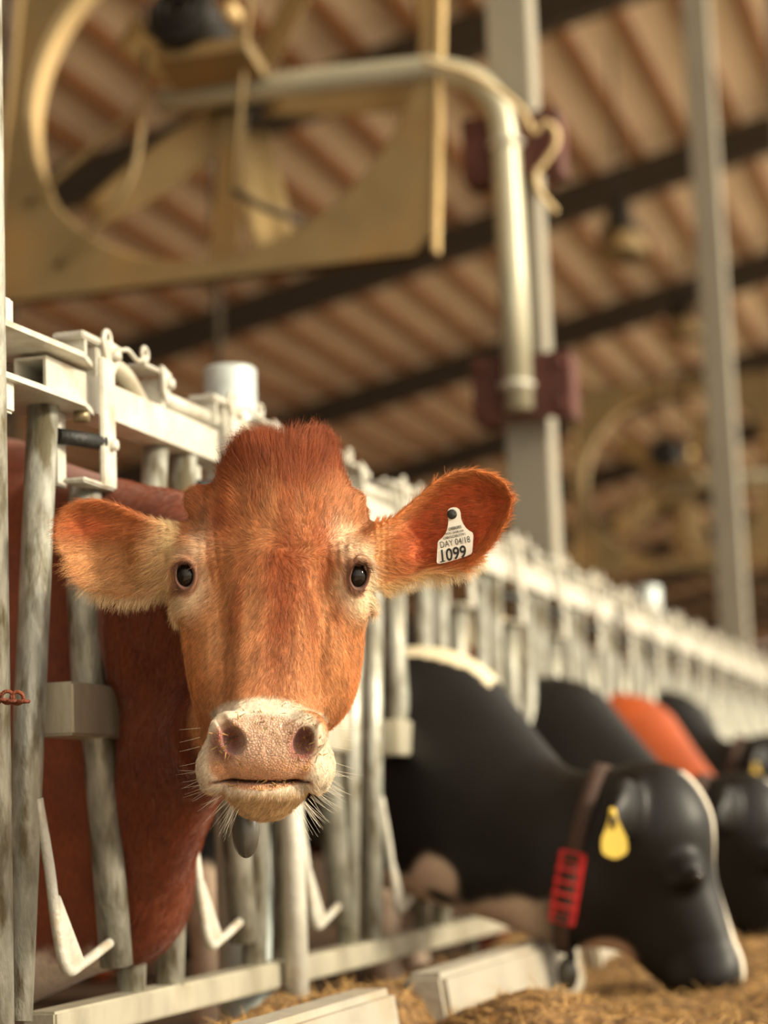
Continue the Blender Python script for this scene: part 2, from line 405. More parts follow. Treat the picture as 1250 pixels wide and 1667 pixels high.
# ------------------------------------------------------------------ fan with its pipe arm
def make_fan(y0, near=True):
    root = empty('barn_fan', (-1.165, y0, 3.215), 'large square framed barn fan hanging on the bent pipe, top left' if near else 'small looking distant barn fan seen between the two grey columns', 'fan')
    root.rotation_euler = (math.radians(-13), 0, 0)
    Rr, Hs, N = .755, .82, 64
    # square panel with a round hole, folded lip
    bm = bmesh.new()
    def ringv(r, y, sq=False):
        vs = []
        for i in range(N):
            a = 2 * math.pi * (i + .5) / N; c, s_ = math.cos(a), math.sin(a)
            k_ = Hs / max(abs(c), abs(s_)) if sq else r
            vs.append(bm.verts.new((c * k_, y, s_ * k_)))
        return vs
    loops = [ringv(0, .04, True), ringv(0, -.0, True), ringv(Rr, 0), ringv(Rr * .985, .012), ringv(Rr * .985, .03), ringv(0, .012, True), ringv(0, .04, True)]
    # outer lip -> front -> hole edge -> back -> lip
    for a, c in zip(loops[:-1], loops[1:]):
        for i in range(N): bm.faces.new((a[i], a[(i + 1) % N], c[(i + 1) % N], c[i]))
    bmesh.ops.recalc_face_normals(bm, faces=bm.faces[:])
    me = bpy.data.meshes.new('housing_panel'); bm.to_mesh(me); bm.free(); link('housing_panel', me, FANM, root)
    for s in (-1, 1):
        MB().box((s * (Hs + .006), .015, 0), (.014, .04, 2 * Hs)).build('side_rail', FANR, root)
    b = MB(); b.lathe((0, 0, 0), (0, 1, 0), [(Rr, .004), (Rr, .13), (Rr + .008, .14), (Rr + .01, .006), (Rr, .004)], 64); b.build('shroud_ring', FANR, root)
    # five blades
    hub = MB().lathe((0, .2, 0), (0, 1, 0), [(0, -.07), (.07, -.06), (.085, 0), (.085, .05), (0, .06)], 20).build('hub', MOTOR, root)
    for k in range(5):
        a = math.radians(-4 + 72 * k)
        bm = bmesh.new(); vs = []
        for i in range(9):
            t = i / 8; r = .08 + t * .60; wd = .07 + .10 * math.sin(math.pi * min(1, .25 + t * .6)); tw = math.radians(38 - 22 * t)
            row = []
            for j in range(5):
                u = (j / 4 - .5) * wd; z_ = u * math.cos(tw); y_ = u * math.sin(tw) + .02 * (1 - (2 * j / 4 - 1) ** 2)
                row.append(bm.verts.new((r * math.cos(a) - z_ * math.sin(a), .26 + y_, r * math.sin(a) + z_ * math.cos(a))))
            vs.append(row)
        for p, q in zip(vs, vs[1:]):
            for j in range(4): bm.faces.new((p[j], p[j + 1], q[j + 1], q[j]))
        bmesh.ops.recalc_face_normals(bm, faces=bm.faces[:])
        bmesh.ops.solidify(bm, geom=bm.faces[:], thickness=.006)
        me = bpy.data.meshes.new('blade'); bm.to_mesh(me); bm.free(); link('blade', me, FANB, root, True)
    # motor with its dark coil guard, in front of the blades, on a shelf above the pipe
    b = MB(); b.lathe((-.04, -.30, .075), (0, 1, 0), [(0, 0), (.11, .0), (.125, .02), (.125, .26), (.11, .28), (0, .28)], 24)
    mo = b.build('motor', MOTOR, root)
    for rr in (.05, .09, .13): MB().torus((-.04, -.31, .075), (0, 1, 0), rr, .006, 24, 6).build('guard_ring', MOTOR, mo)
    MB().box((.03, -.14, -.055), (.34, .2, .05)).build('motor_shelf', FANM, root)
    MB().lathe((.165, -.3, .03), (0, 1, 0), [(0, -.02), (.03, -.02), (.03, .03), (0, .03)], 14).build('belt_knob', FANR, root)
    # struts and bent guard hoops
    for pts, r, m_ in (([(.16, -.05, .8), (.15, -.12, .1), (.13, -.10, -.55)], .010, FANM), ([(.13, -.10, -.55), (.22, -.05, -.60), (.36, -.02, -.66)], .013, RAFT),
                       (catmull([(-.24, -.12, .06), (-.23, -.12, -.15), (-.24, -.12, -.40), (-.32, -.10, -.55), (-.56, -.03, -.72)], 6), .012, FANM),
                       (catmull([(-.70, -.03, -.45), (-.5, -.06, -.32), (-.24, -.10, -.16)], 5), .012, FANM), ([(-.06, -.1, .8), (-.02, -.14, .1)], .012, FANM)):
        MB().tube(pts, r, 10).build('strut', m_, root)
    MB().box((.0, .16, -.40), (.10, .02, .66)).build('hanger_strap', FANM, root)
    return root
fan = make_fan(6.75)
def make_pipe(y, lab):
    root = empty('fan_pipe', (-.12, y, 1.85), lab, 'pipe')
    q = lambda px, py: at(px, py, 1, 6.75) + np.array([0, y - 6.75, 0]) - np.array(root.location)
    pts = [q(845, 668), q(835, 450), q(823, 240)] + catmull([q(821, 215), q(806, 168), q(765, 128), q(700, 113)], 6)[1:] + [q(500, 134), q(262, 164)]
    MB().tube(pts, .048, 18).build('bent_pipe', PIPEM, root)
    for px, py in ((823, 234), (841, 628)):
        c = q(px, py); MB().torus(c, (0, 0, 1), .050, .012, 20, 8).build('clamp_ring', GALV_L, root)
        c2 = Vector(c) + Vector((.015, .12, 0))
        br = MB(); br.box(c2 + Vector((-.14, -.03, 0)), (.07, .14, .23), bev=.006); br.box(c2 + Vector((.13, -.03, 0)), (.07, .14, .23), bev=.006)
        br.box(c2 + Vector((0, -.09, 0)), (.30, .015, .22)); o = br.build('bracket', BRKT, root)
        for dx in (-.14, .13):
            for dz in (-.07, .07): MB().lathe(c2 + Vector((dx, -.10, dz)), (0, -1, 0), [(.016, 0), (.016, .015), (0, .015)], 8).build('bolt', BRKT, o)
    return root
pipe = make_pipe(6.75, 'bent grey pipe arm holding the large fan at the first column')
o = copy_tree(fan); o.location = Vector(fan.location) + Vector((0, 9.9, 0)); tag(o, 'distant barn fan seen small between the two grey columns', 'fan')
p2 = copy_tree(pipe); p2.location = Vector(pipe.location) + Vector((0, 9.9, 0)); tag(p2, 'far pipe arm carrying the small looking distant fan', 'pipe')
# rope knotted round the bracket
q = lambda px, py, y=6.66: at(px, py, 1, y)
b = MB(); b.tube(catmull([q(690, 98), q(760, 118), q(815, 150), q(850, 182), q(868, 215), q(885, 200), q(903, 210), q(905, 235), q(888, 262), q(872, 285), q(880, 315), q(905, 345)], 6), .010, 8)
tag(b.build('rope', ROPE), 'cream rope tied along the bent pipe and knotted at the upper rusty bracket', 'rope')
# high-bay lamps under the roof
for px, py, d, lab in ((1010, 385, 18.5, 'dark high bay lamp hanging below the roof, the nearer and larger one'), (1110, 525, 25, 'dark high bay lamp hanging below the roof, the farther and smaller one')):
    c = atd(px, py, d); root = empty('high_bay_lamp', c, lab, 'lamp')
    MB().lathe((0, 0, 0), (0, 0, 1), [(0, .30), (.10, .29), (.12, .12), (.2, .06), (.2, .02), (0, .02)], 20).build('ballast', MOTOR, root)
    MB().lathe((0, 0, 0), (0, 0, 1), [(.14, .04), (.24, -.12), (.25, -.2), (.235, -.19), (.13, .02)], 24).build('reflector', FANM, root)
    MB().tube([(0, 0, .29), (0, 0, roofz(c[0]) - c[2] - .1)], .012, 6).build('cable', MOTOR, root)
for px, ya, yb, d, lab in ((20, 480, 600, 9, 'left edge'), (362, 470, 640, 12, 'behind the zinc post')):
    a = atd(px, yb + 160, d); top = roofz(a[0])
    MB().tube([a, (a[0], a[1], top)], .025, 8).build('conduit', RAFT)
    tag(COL.objects[-1], 'thin dark conduit dropping from the roof, ' + lab, 'conduit')

# ------------------------------------------------------------------ headlock feed fence
SP = .57
def T(y, z, x=0.0): return Vector((x, y, z))
PARTS = {}
def pmesh(key, fn, m_):
    if key not in PARTS:
        b = MB(); fn(b); PARTS[key] = b.mesh(key, m_)
    return PARTS[key]
def stall_parts(root, y, first=False):
    """parts of one headlock place, y = offset along the fence from the first place"""
    def put(name, key, fn, m_, par=root):
        o = bpy.data.objects.new(name, pmesh(key, fn, m_)); COL.objects.link(o); o.parent = par
        if par is root: o.location = (0, y, 0)
        return o
    put('fixed_pipe', 'pipe_b', lambda b: b.tube([T(2.945, 1.225), T(2.825, .28)], .0245, 18), GALV_D)
    put('fixed_pipe', 'pipe_a', lambda b: b.tube([T(3.41, 1.225, -.01), T(3.255, .28, -.01)], .0235, 18), GALV_D)
    yo = put('locking_bar', 'yoke', lambda b: b.tube([T(3.068, 1.10, .012), T(3.05, .95, .012), T(3.062, .79, .012), T(3.10, .69, .012), T(3.152, .335, .012)], .0265, 18), GALV_D)
    put('pivot_sleeve', 'sleeve', lambda b: (b.box(T(3.03, .736, .012), (.074, .20, .082), bev=.004), b.lathe(T(3.125, .736, .012), (0, 0, 1), [(0, -.042), (.040, -.042), (.043, -.038), (.043, .038), (.040, .042), (0, .042)], 28)), GALV, yo)
    def rod(b):
        b.tube(catmull([T(2.865, .60, .02), T(2.88, .50, .03), T(2.895, .40, .035), T(2.925, .345, .035), T(2.99, .350, .03), T(3.12, .372, .015)], 5), .0085, 10)
        b.prism([T(2.882, .46, .028), T(2.925, .342, .028), T(2.985, .348, .028), T(2.90, .455, .028)], (.010, 0, 0))
    put('release_loop', 'loop', rod, GALV_L, yo)
    def strap(b):
        b.box(T(3.07, 1.20, .052), (.008, .052, .215), bev=.003)
        b.box(T(3.035, 1.096, .035), (.04, .12, .008), bev=.003)
        b.box(T(2.995, 1.15, .0), (.012, .03, .12)); b.lathe(T(3.075, 1.165, .056), (1, 0, 0), [(.010, 0), (.010, .010), (0, .011)], 6)
    put('guide_strap', 'strap', strap, GALV_L)
    put('rubber_stop', 'stop', lambda b: b.tube([T(2.97, 1.168, .01), T(3.06, 1.168, .048)], .013, 12), BLACKR)
    def tower(b):
        b.box(T(3.115, 1.308, 0), (.046, .03, .062), bev=.003); b.box(T(3.055, 1.318, .0), (.046, .008, .05)); b.box(T(3.085, 1.346, .0), (.056, .10, .012), bev=.003)
        b.prism([T(3.10, 1.352, .026), T(3.155, 1.348, .026), T(3.165, 1.32, .026), T(3.14, 1.29, .026), T(3.12, 1.315, .026)], (.006, 0, 0))
        b.torus(T(3.135, 1.357, .024), (1, 0, 0), .013, .005, 16, 8); b.torus(T(3.135, 1.357, -.024), (1, 0, 0), .013, .005, 16, 8)
        b.lathe(T(3.145, 1.330, .03), (1, 0, 0), [(.011, 0), (.011, .012), (0, .013)], 6)
    tw = put('latch_bracket', 'tower', tower, GALV_L)
    def keeper(b):
        b.box(T(3.375, 1.30, 0), (.042, .022, .07), bev=.003); b.box(T(3.33, 1.345, .0), (.055, .085, .007), bev=.002)
        b.prism([T(3.35, 1.355, .026), T(3.39, 1.345, .026), T(3.385, 1.315, .026), T(3.37, 1.29, .026), T(3.355, 1.31, .026)], (.006, 0, 0))
        b.torus(T(3.30, 1.365, .02), (1, 0, 0), .012, .004, 14, 6)
        b.lathe(T(3.375, 1.325, .03), (1, 0, 0), [(.010, 0), (.010, .012), (0, .013)], 6)
    put('keeper_bracket', 'keeper', keeper, GALV_L)
    put('lock_lever', 'lever', lambda b: b.tube(catmull([T(3.12, 1.318, .0), T(3.19, 1.328, .002), T(3.25, 1.318, .004), T(3.30, 1.29, .004), T(3.34, 1.262, .004)], 5), .0155, 14), GALV)
    put('release_rod', 'rod', lambda b: b.tube([T(3.36, 1.310, 0), T(3.11 + SP, 1.312, 0)], .0145, 12), GALV_L)
    put('pull_wire', 'wire', lambda b: b.tube(catmull([T(3.14, 1.355, .022), T(3.19, 1.350, .024), T(3.22, 1.356, .024), T(3.26, 1.345, .024), T(3.30, 1.36, .02)], 4), .004, 6), GALV_L)
def rails(root, ya, yb):
    MB_ = MB()
    w_, h_ = .055, .060
    pts = [(-w_ / 2, 1.222), (w_ / 2, 1.222), (w_ / 2, 1.282), (-w_ / 2, 1.282)]
    # hollow square tube, open at the near end
    t = .005
    MB_.box(T((ya + yb) / 2, 1.222 + t / 2), (w_, yb - ya, t)); MB_.box(T((ya + yb) / 2, 1.282 - t / 2), (w_, yb - ya, t))
    MB_.box(T((ya + yb) / 2, 1.252, -w_ / 2 + t / 2), (t, yb - ya, h_ - 2 * t)); MB_.box(T((ya + yb) / 2, 1.252, w_ / 2 - t / 2), (t, yb - ya, h_ - 2 * t))
    MB_.box(T(yb - .3, 1.252), (w_ - .01, .01, h_ - .01))
    MB_.build('top_rail', GALV_L, root)
    MB().box(T((ya + yb) / 2, .262), (.055, yb - ya, .048), bev=.004).build('bottom_rail', GALV, root)
NS = 8
for i in range(8):
    ya = 2.80 if i == 0 else 2.92 + SP * NS * i
    lab = ['galvanised headlock panel nearest the camera, holding the red cow', 'galvanised headlock panel second from the camera, behind the grazing black cows', 'third headlock panel along the feed fence, blurred beyond the second column'][i] if i < 3 else 'far headlock panel of the feed fence receding to the right'
    root = empty('headlock_panel', (0, 0, 0), lab, 'fence panel', None if i < 3 else 'far headlock panels')
    rails(root, ya + .1, 2.90 + SP * NS * (i + 1))
    for s in range(NS): stall_parts(root, SP * (NS * i + s), i == 0 and s == 0)
# big zinc posts behind the fence, one per bay
pm = MB(); pm.lathe((0, 0, 0), (0, 0, 1), [(.056, 0), (.056, 1.49), (.050, 1.497), (.046, 1.49), (.046, 1.35), (0, 1.35)], 32); pmz = pm.mesh('zinc_post', ZINCPOST)
for i in range(8):
    o = link('zinc_post', pmz, ZINCPOST); o.location = (-.105, 4.03 + 4.9 * i, 0)
    tag(o, ['thick round zinc post with open top behind the red cow poll', 'thick round zinc post standing out above the blurred fence'][i] if i < 2 else 'far zinc post hidden along the receding fence', 'post', None if i < 2 else 'far zinc posts')
tm = MB(); tm.tube([(0, 0, .05), (0, 0, 1.0)], .0225, 18); tmm = tm.mesh('fence_leg', GALV_L)
for i in range(4):
    o = link('fence_leg', tmm, GALV_L); o.location = (.055, 3.885 + 4.56 * i, .0)
    tag(o, 'pale round fence leg standing in front of the bottom rail below the red cow muzzle' if i == 0 else 'pale round fence leg in front of the bottom rail farther along', 'post', None if i == 0 else 'far fence legs')
# clamp at the near end
root = empty('clamp_plates', (0, 2.95, 1.25), 'pair of flat zinc clamp plates at the open end of the top rail', 'clamp')
for z in (1.289, 1.211):
    MB().prism([(-.07, 2.60 - 2.95, z - 1.25), (.045, 2.60 - 2.95, z - 1.25), (.06, 2.97 - 2.95, z - 1.25), (.035, 3.06 - 2.95, z - 1.25), (-.06, 3.06 - 2.95, z - 1.25)], (0, 0, .009)).build('plate', GALV_L, root)
MB().lathe((.035, .06, -.055), (0, 0, 1), [(0, 0), (.014, 0), (.014, .018), (0, .018)], 6).build('bolt', BOLT, root)
MB().tube([(.0, -.02, .055), (.0, .12, .065)], .012, 12).build('pin', GALV_L, root)
a = atd(-14, 1060, 3.02)
b = MB(); b.tube([(a[0], a[1], 0.0), (a[0], a[1], 3.2)], .0265, 20)
tag(b.build('end_post', GALV_D), 'tall pale round post cut by the left edge of the picture', 'post')
for z, lab in ((1.315, 'upper pale square lug on the tall post at the left edge'), (1.19, 'lower pale square lug on the tall post at the left edge')):
    tag(MB().box((a[0] - .02, a[1] + .03, z), (.07, .05, .05), bev=.004).build('post_lug', GALV_L), lab, 'bracket')
# rusty chain
root = empty('chain', atd(20, 1138, 2.98), 'short rusty chain looped round the left edge post', 'chain')
for k, (px, py) in enumerate(((-8, 1136), (3, 1140), (12, 1135), (20, 1142), (28, 1136), (37, 1142))):
    c = Vector(atd(px, py, 2.965)) - root.location
    MB().torus(c, (0, 0, 1) if k % 2 else CB, .0085, .0028, 14, 6).build('chain_link', RUST, root)
# two cream plates beyond the fence
for px, py, h_, lab in ((745, 1022, 78, 'upright cream plate beyond the fence just right of the tagged ear, left one'), (815, 1040, 92, 'upright cream plate beyond the fence, right one of two')):
    c = at(px, py, 0, -.09); d_ = (c[1]); s_ = d_ / F
    rt = empty('cream_panel', (c[0], c[1], 0), lab, 'panel')
    MB().box((0, 0, c[2]), (.03, .22, h_ * s_ * .95), bev=.02).build('plate', CREAMP, rt)
    MB().tube([(0, 0, .0), (0, 0, c[2])], .02, 10).build('stand', GALV_D, rt)
# ------------------------------------------------------------------ feed, bunk blocks
def fz(x, y):
    """height of the silage"""
    P = np.stack([x, y, x * 0], 1)
    n = vnoise(P, .35, 1) * .07 + vnoise(P, .13, 2) * .035 + vnoise(P, .045, 3) * .02 + vnoise(P, .018, 4) * .010
    base = .055 + .05 * sstep(.1, .5, x)
    base += .08 * np.exp(-((x - .52) ** 2 / .016 + (y - 3.80) ** 2 / .035))
    inner = sstep(.34, .30, x); base = base * (1 - inner) + (.14) * inner
    base -= .08 * sstep(1.5, 2.0, x)
    base -= .07 * np.exp(-((x - .42) ** 2 / .012 + (y - 3.4) ** 2 / .25))
    e_ = sstep(1.75, 2.35, y) * sstep(2.35, 1.75, x)
    return (base + n) * e_ - .03 * (1 - e_)
xs = np.concatenate([np.arange(.03, 1.7, .011), np.arange(1.7, 2.5, .03)]); ys = np.concatenate([np.arange(1.6, 6.2, .012), np.arange(6.2, 26, .08)])
Xg, Yg = np.meshgrid(xs, ys, indexing='ij'); Zg = fz(Xg.ravel(), Yg.ravel())
V = np.stack([Xg.ravel(), Yg.ravel(), Zg], 1); nx_, ny_ = len(xs), len(ys)
ii = np.arange(nx_ * ny_).reshape(nx_, ny_); Q = np.stack([ii[:-1, :-1], ii[1:, :-1], ii[1:, 1:], ii[:-1, 1:]], -1).reshape(-1, 4)
FEED = mat('chopped_silage', lin(146, 110, 64), .9, 0, .5, 60, .9, 220, col2=lin(78, 54, 28), mask=(.42, .66), detail=10)
o = link('silage', np_mesh('silage', V, Q, FEED), None); o['kind'] = 'stuff'; tag(o, 'golden brown chopped silage heaped along the feed fence', 'feed')
# loose straw on the silage
n = 26000
sx = RNG.random(n) * 1.45 + .06; sy = 2.6 + RNG.random(n) ** 1.6 * 5
rt = np.stack([sx, sy, fz(sx, sy)], 1); an = RNG.random(n) * 6.28
dr = np.stack([np.cos(an), np.sin(an), RNG.normal(0, .35, n)], 1); nm = np.tile([0, 0, 1.], (n, 1))
cl = np.array(lin(200, 160, 98))[None] * (.35 + RNG.random((n, 1)) * .9)
HM = hair_mat('hair_fibre', .55)
so = hair('straw', rt, dr, nm, .012 + RNG.random(n) * .03, np.full(n, .0011), cl, HM, None, npt=3, lift=.2, curl=.1)
so['kind'] = 'stuff'; tag(so, 'loose straw and grass stems scattered over the silage', 'straw')
bl = ['pale concrete bunk block below the red cow, cut by the bottom edge', 'pale concrete bunk block in front of the first grazing black cow', 'pale concrete bunk block behind the hanging dark transponder']
for i, (ya, yb) in enumerate(((2.3, 3.55), (3.86, 5.05), (5.25, 6.6), (6.8, 8.1), (8.3, 9.6), (9.8, 11.1))):
    b = MB(); b.prism([(.255, ya, 0), (.39, ya, 0), (.355, ya, .262), (.275, ya, .262)], (0, yb - ya, 0))
    bmesh.ops.bevel(b.bm, geom=b.bm.edges[:], offset=.012, segments=2, affect='EDGES')
    o = b.build('bunk_block', CONC)
    tag(o, bl[i] if i < 3 else 'far concrete bunk block along the feed line', 'block', None if i < 3 else 'far bunk blocks')
struct(MB().box((-.04, 35, .06), (.16, 66, .12), bev=.01).build('trim_1', CONC))

# ------------------------------------------------------------------ the red cow looking at the camera
HD = 2.95; HS = HD / F; HO = atd(443, 935, HD)      # local unit = the size of one picture pixel at the head (0.86 mm)
HB = np.stack([CR, CU, CB])                        # rows: local axes in world
def W2L(p): return (HB @ (np.array(p, float) - HO)) / HS
def L2W(P): return HO + (P * HS) @ HB
def Q_(px, py, W):                                   # head-local point seen at (px, py), W towards the viewer
    k = 1 - W / F
    return np.array([(px - CX) * k - (443 - CX), -((py - CY) * k - (935 - CY)), W])
YL = HB @ np.array([0, 1., 0]); XLc = HB @ np.array([1., 0, 0]); ZLc = HB @ np.array([0, 0, 1.])
WB = np.stack([XLc, YL, ZLc], 1)                     # columns: world axes in local
def rotz(deg):
    a = math.radians(deg); return np.array([[math.cos(a), -math.sin(a), 0], [math.sin(a), math.cos(a), 0], [0, 0, 1]])
def wp(x, y, z): return W2L((x, y, z))
m_ = 1 / HS                                          # metres -> local

EARS = {
 'R': ([(596, 868), (612, 852), (640, 842), (662, 822), (684, 800), (706, 781), (735, 767), (768, 761), (800, 768), (824, 784), (837, 808), (831, 842), (812, 878), (788, 908), (758, 927), (722, 936), (690, 938), (660, 946), (625, 957), (600, 955)], -60, +1),
 'L': ([(302, 862), (270, 852), (240, 842), (215, 829), (190, 817), (160, 810), (130, 811), (105, 821), (89, 843), (86, 872), (94, 898), (110, 924), (134, 950), (165, 966), (200, 973), (235, 971), (262, 962), (302, 955)], -75, -1)}
def poly_sd(x, y, P):
    P = np.array(P); d = np.full(len(x), 1e9); ins = np.zeros(len(x), bool)
    for i in range(len(P)):
        a, b = P[i], P[(i + 1) % len(P)]; e = b - a; wx, wy = x - a[0], y - a[1]
        t = np.clip((wx * e[0] + wy * e[1]) / (e @ e), 0, 1); d = np.minimum(d, (wx - e[0] * t) ** 2 + (wy - e[1] * t) ** 2)
        c = ((a[1] > y) != (b[1] > y)) & (x < (b[0] - a[0]) * (y - a[1]) / (b[1] - a[1] + 1e-12) + a[0]); ins ^= c
    d = np.sqrt(d); return np.where(ins, -d, d)
EP = {}
for k_, (pl, w0, sg) in EARS.items(): EP[k_] = [tuple(Q_(a, b, w0)[:2]) for a, b in pl]
def ear_w(k_, x, y, d2):
    w0 = EARS[k_][1]; sg = EARS[k_][2]; ax = sg * x
    di = np.clip(-d2, 0, 60) / 60
    if k_ == 'R':
        return w0 + 18 * sstep(170, 400, ax) - 46 * (1 - (1 - di) ** 2.2) * sstep(150, 230, ax) + 14 * sstep(-20, 60, -(y - 60)) * 0 + 6 * (1 - di)
    return w0 + 5 * sstep(170, 350, ax) - 26 * (1 - (1 - di) ** 2) * sstep(150, 210, ax) + 20 * np.exp(-((y - (40 + (ax - 160) * .25)) / 22) ** 2) * sstep(330, 200, ax)
def s_ear(p, k_):
    x, y = p[:, 0], p[:, 1]; out = np.full(len(p), 60.0, np.float32)
    sg = EARS[k_][2]; P = np.array(EP[k_]); lo, hi = P.min(0) - 60, P.max(0) + 60
    bb = (x > lo[0]) & (x < hi[0]) & (y > lo[1]) & (y < hi[1]) & (abs(p[:, 2] + 60) < 140)
    bd = np.maximum(np.maximum(np.maximum(lo[0] - x, x - hi[0]), np.maximum(lo[1] - y, y - hi[1])), abs(p[:, 2] + 60) - 140)
    out = np.maximum(bd, 0).astype(np.float32) + 55
    if bb.any():
        d2 = poly_sd(x[bb], y[bb], EP[k_]); wc = ear_w(k_, x[bb], y[bb], d2)
        th = 5.0 + 14 * sstep(240, 165, sg * x[bb])
        out[bb] = smax((np.abs(p[bb, 2] - wc) - th) * .62, d2 + 2, 7)
    return out

def head_core(p):
    x = lambda px, py, W: Q_(px, py, W)
    d = s_ell(p, x(455, 868, -115), (146, 122, 128))
    d = smin(d, s_ell(p, x(459, 782, -128), (88, 72, 78)), 46)
    d = smin(d, s_ell(p, x(443, 965, -112), (150, 140, 128)), 40)
    d = smin(d, s_ell(p, x(365, 1040, -88), (66, 112, 96)), 40)
    d = smin(d, s_ell(p, x(516, 1050, -88), (75, 128, 96)), 40)
    d = smin(d, s_ell(p, x(441, 1125, -62), (118, 92, 84)), 45)
    d = smin(d, s_rc(p, x(452, 900, -60), x(436, 1150, 22), 78, 74), 45)
    d = smin(d, s_ell(p, x(434, 1208, 62), (94, 70, 82)), 26)
    d = smin(d, s_ell(p, x(434, 1212, 108), (84, 58, 44)), 18)
    d = smin(d, s_ell(p, x(352, 1250, 62), (31, 41, 62)), 17)
    d = smin(d, s_ell(p, x(513, 1248, 62), (31, 41, 62)), 17)
    # brows, cheek bones
    for px, sg in ((322, -1), (570, 1)):
        d = smin(d, s_ell(p, x(px, 898, -42), (34, 34, 44)), 22)
        d = smin(d, s_ell(p, x(px - sg * 2, 985, -50), (36, 36, 44)), 26)
    d = smin(d, s_ell(p, x(430, 756, -118), (34, 30, 50)), 30)
    d = smin(d, s_ell(p, x(500, 752, -118), (36, 32, 50)), 30)
    for px in (308, 577): d = smin(d, s_ell(p, x(px, 940, -50), (28, 54, 52)), 20)
    d = smin(d, s_ell(p, x(327, 818, -95), (24, 26, 26)), 20)
    d = smin(d, s_ell(p, x(572, 828, -95), (22, 24, 26)), 20)
    # ear roots
    d = smin(d, s_rc(p, x(560, 895, -110), x(640, 898, -72), 54, 40, (0, 0, 1.), .7), 16)
    d = smin(d, s_rc(p, x(350, 900, -110), x(262, 902, -84), 54, 48, (0, 0, 1.), .7), 16)
    # temple hollow and groove beside the nasal bone
    u, v = p[:, 0], p[:, 1]; au = np.abs(u - 1); fr = sstep(-120, -40, p[:, 2])
    G = lambda cu, cv, ru, rv, a=0.0: np.exp(-(((au - cu + a * (v - cv)) / ru) ** 2 + ((v - cv) / rv) ** 2))
    d = d + fr * (9 * G(84, -55, 17, 60, -.12) + 8 * G(72, -165, 14, 50) + 7 * G(128, 70, 16, 26) - 8 * G(88, 42, 26, 38, .3) - 6 * G(108, -140, 15, 55, .1)
        + 5 * G(0, 62, 22, 30) - 4 * G(0, 125, 28, 40) - 6 * G(50, -110, 18, 110) + 4 * G(0, -120, 16, 90) + 5 * G(50, 120, 16, 34))
    return d
def surf_w(f, U, V, w0=300, w1=-150):
    ws = np.linspace(w0, w1, 451); P = np.stack([np.full(451, U), np.full(451, V), ws], 1).astype(np.float32)
    d = f(P); i = np.argmax(d < 0); return ws[i] if d[i] < 0 else w1
EYES = []
for px, py in ((301, 936), (584, 937)):
    sg = -1 if px < 443 else 1
    U, Vv = (px - 443), (935 - py); Ws = surf_w(head_core, U, Vv)
    c = np.array([U, Vv, Ws]); g = dgrad(head_core, c[None].astype(np.float32), 1.0)[1][0]; g = g / np.linalg.norm(g)
    g = _n(g + np.array([0, 0, 1.1])); EYES.append((c, g, sg))
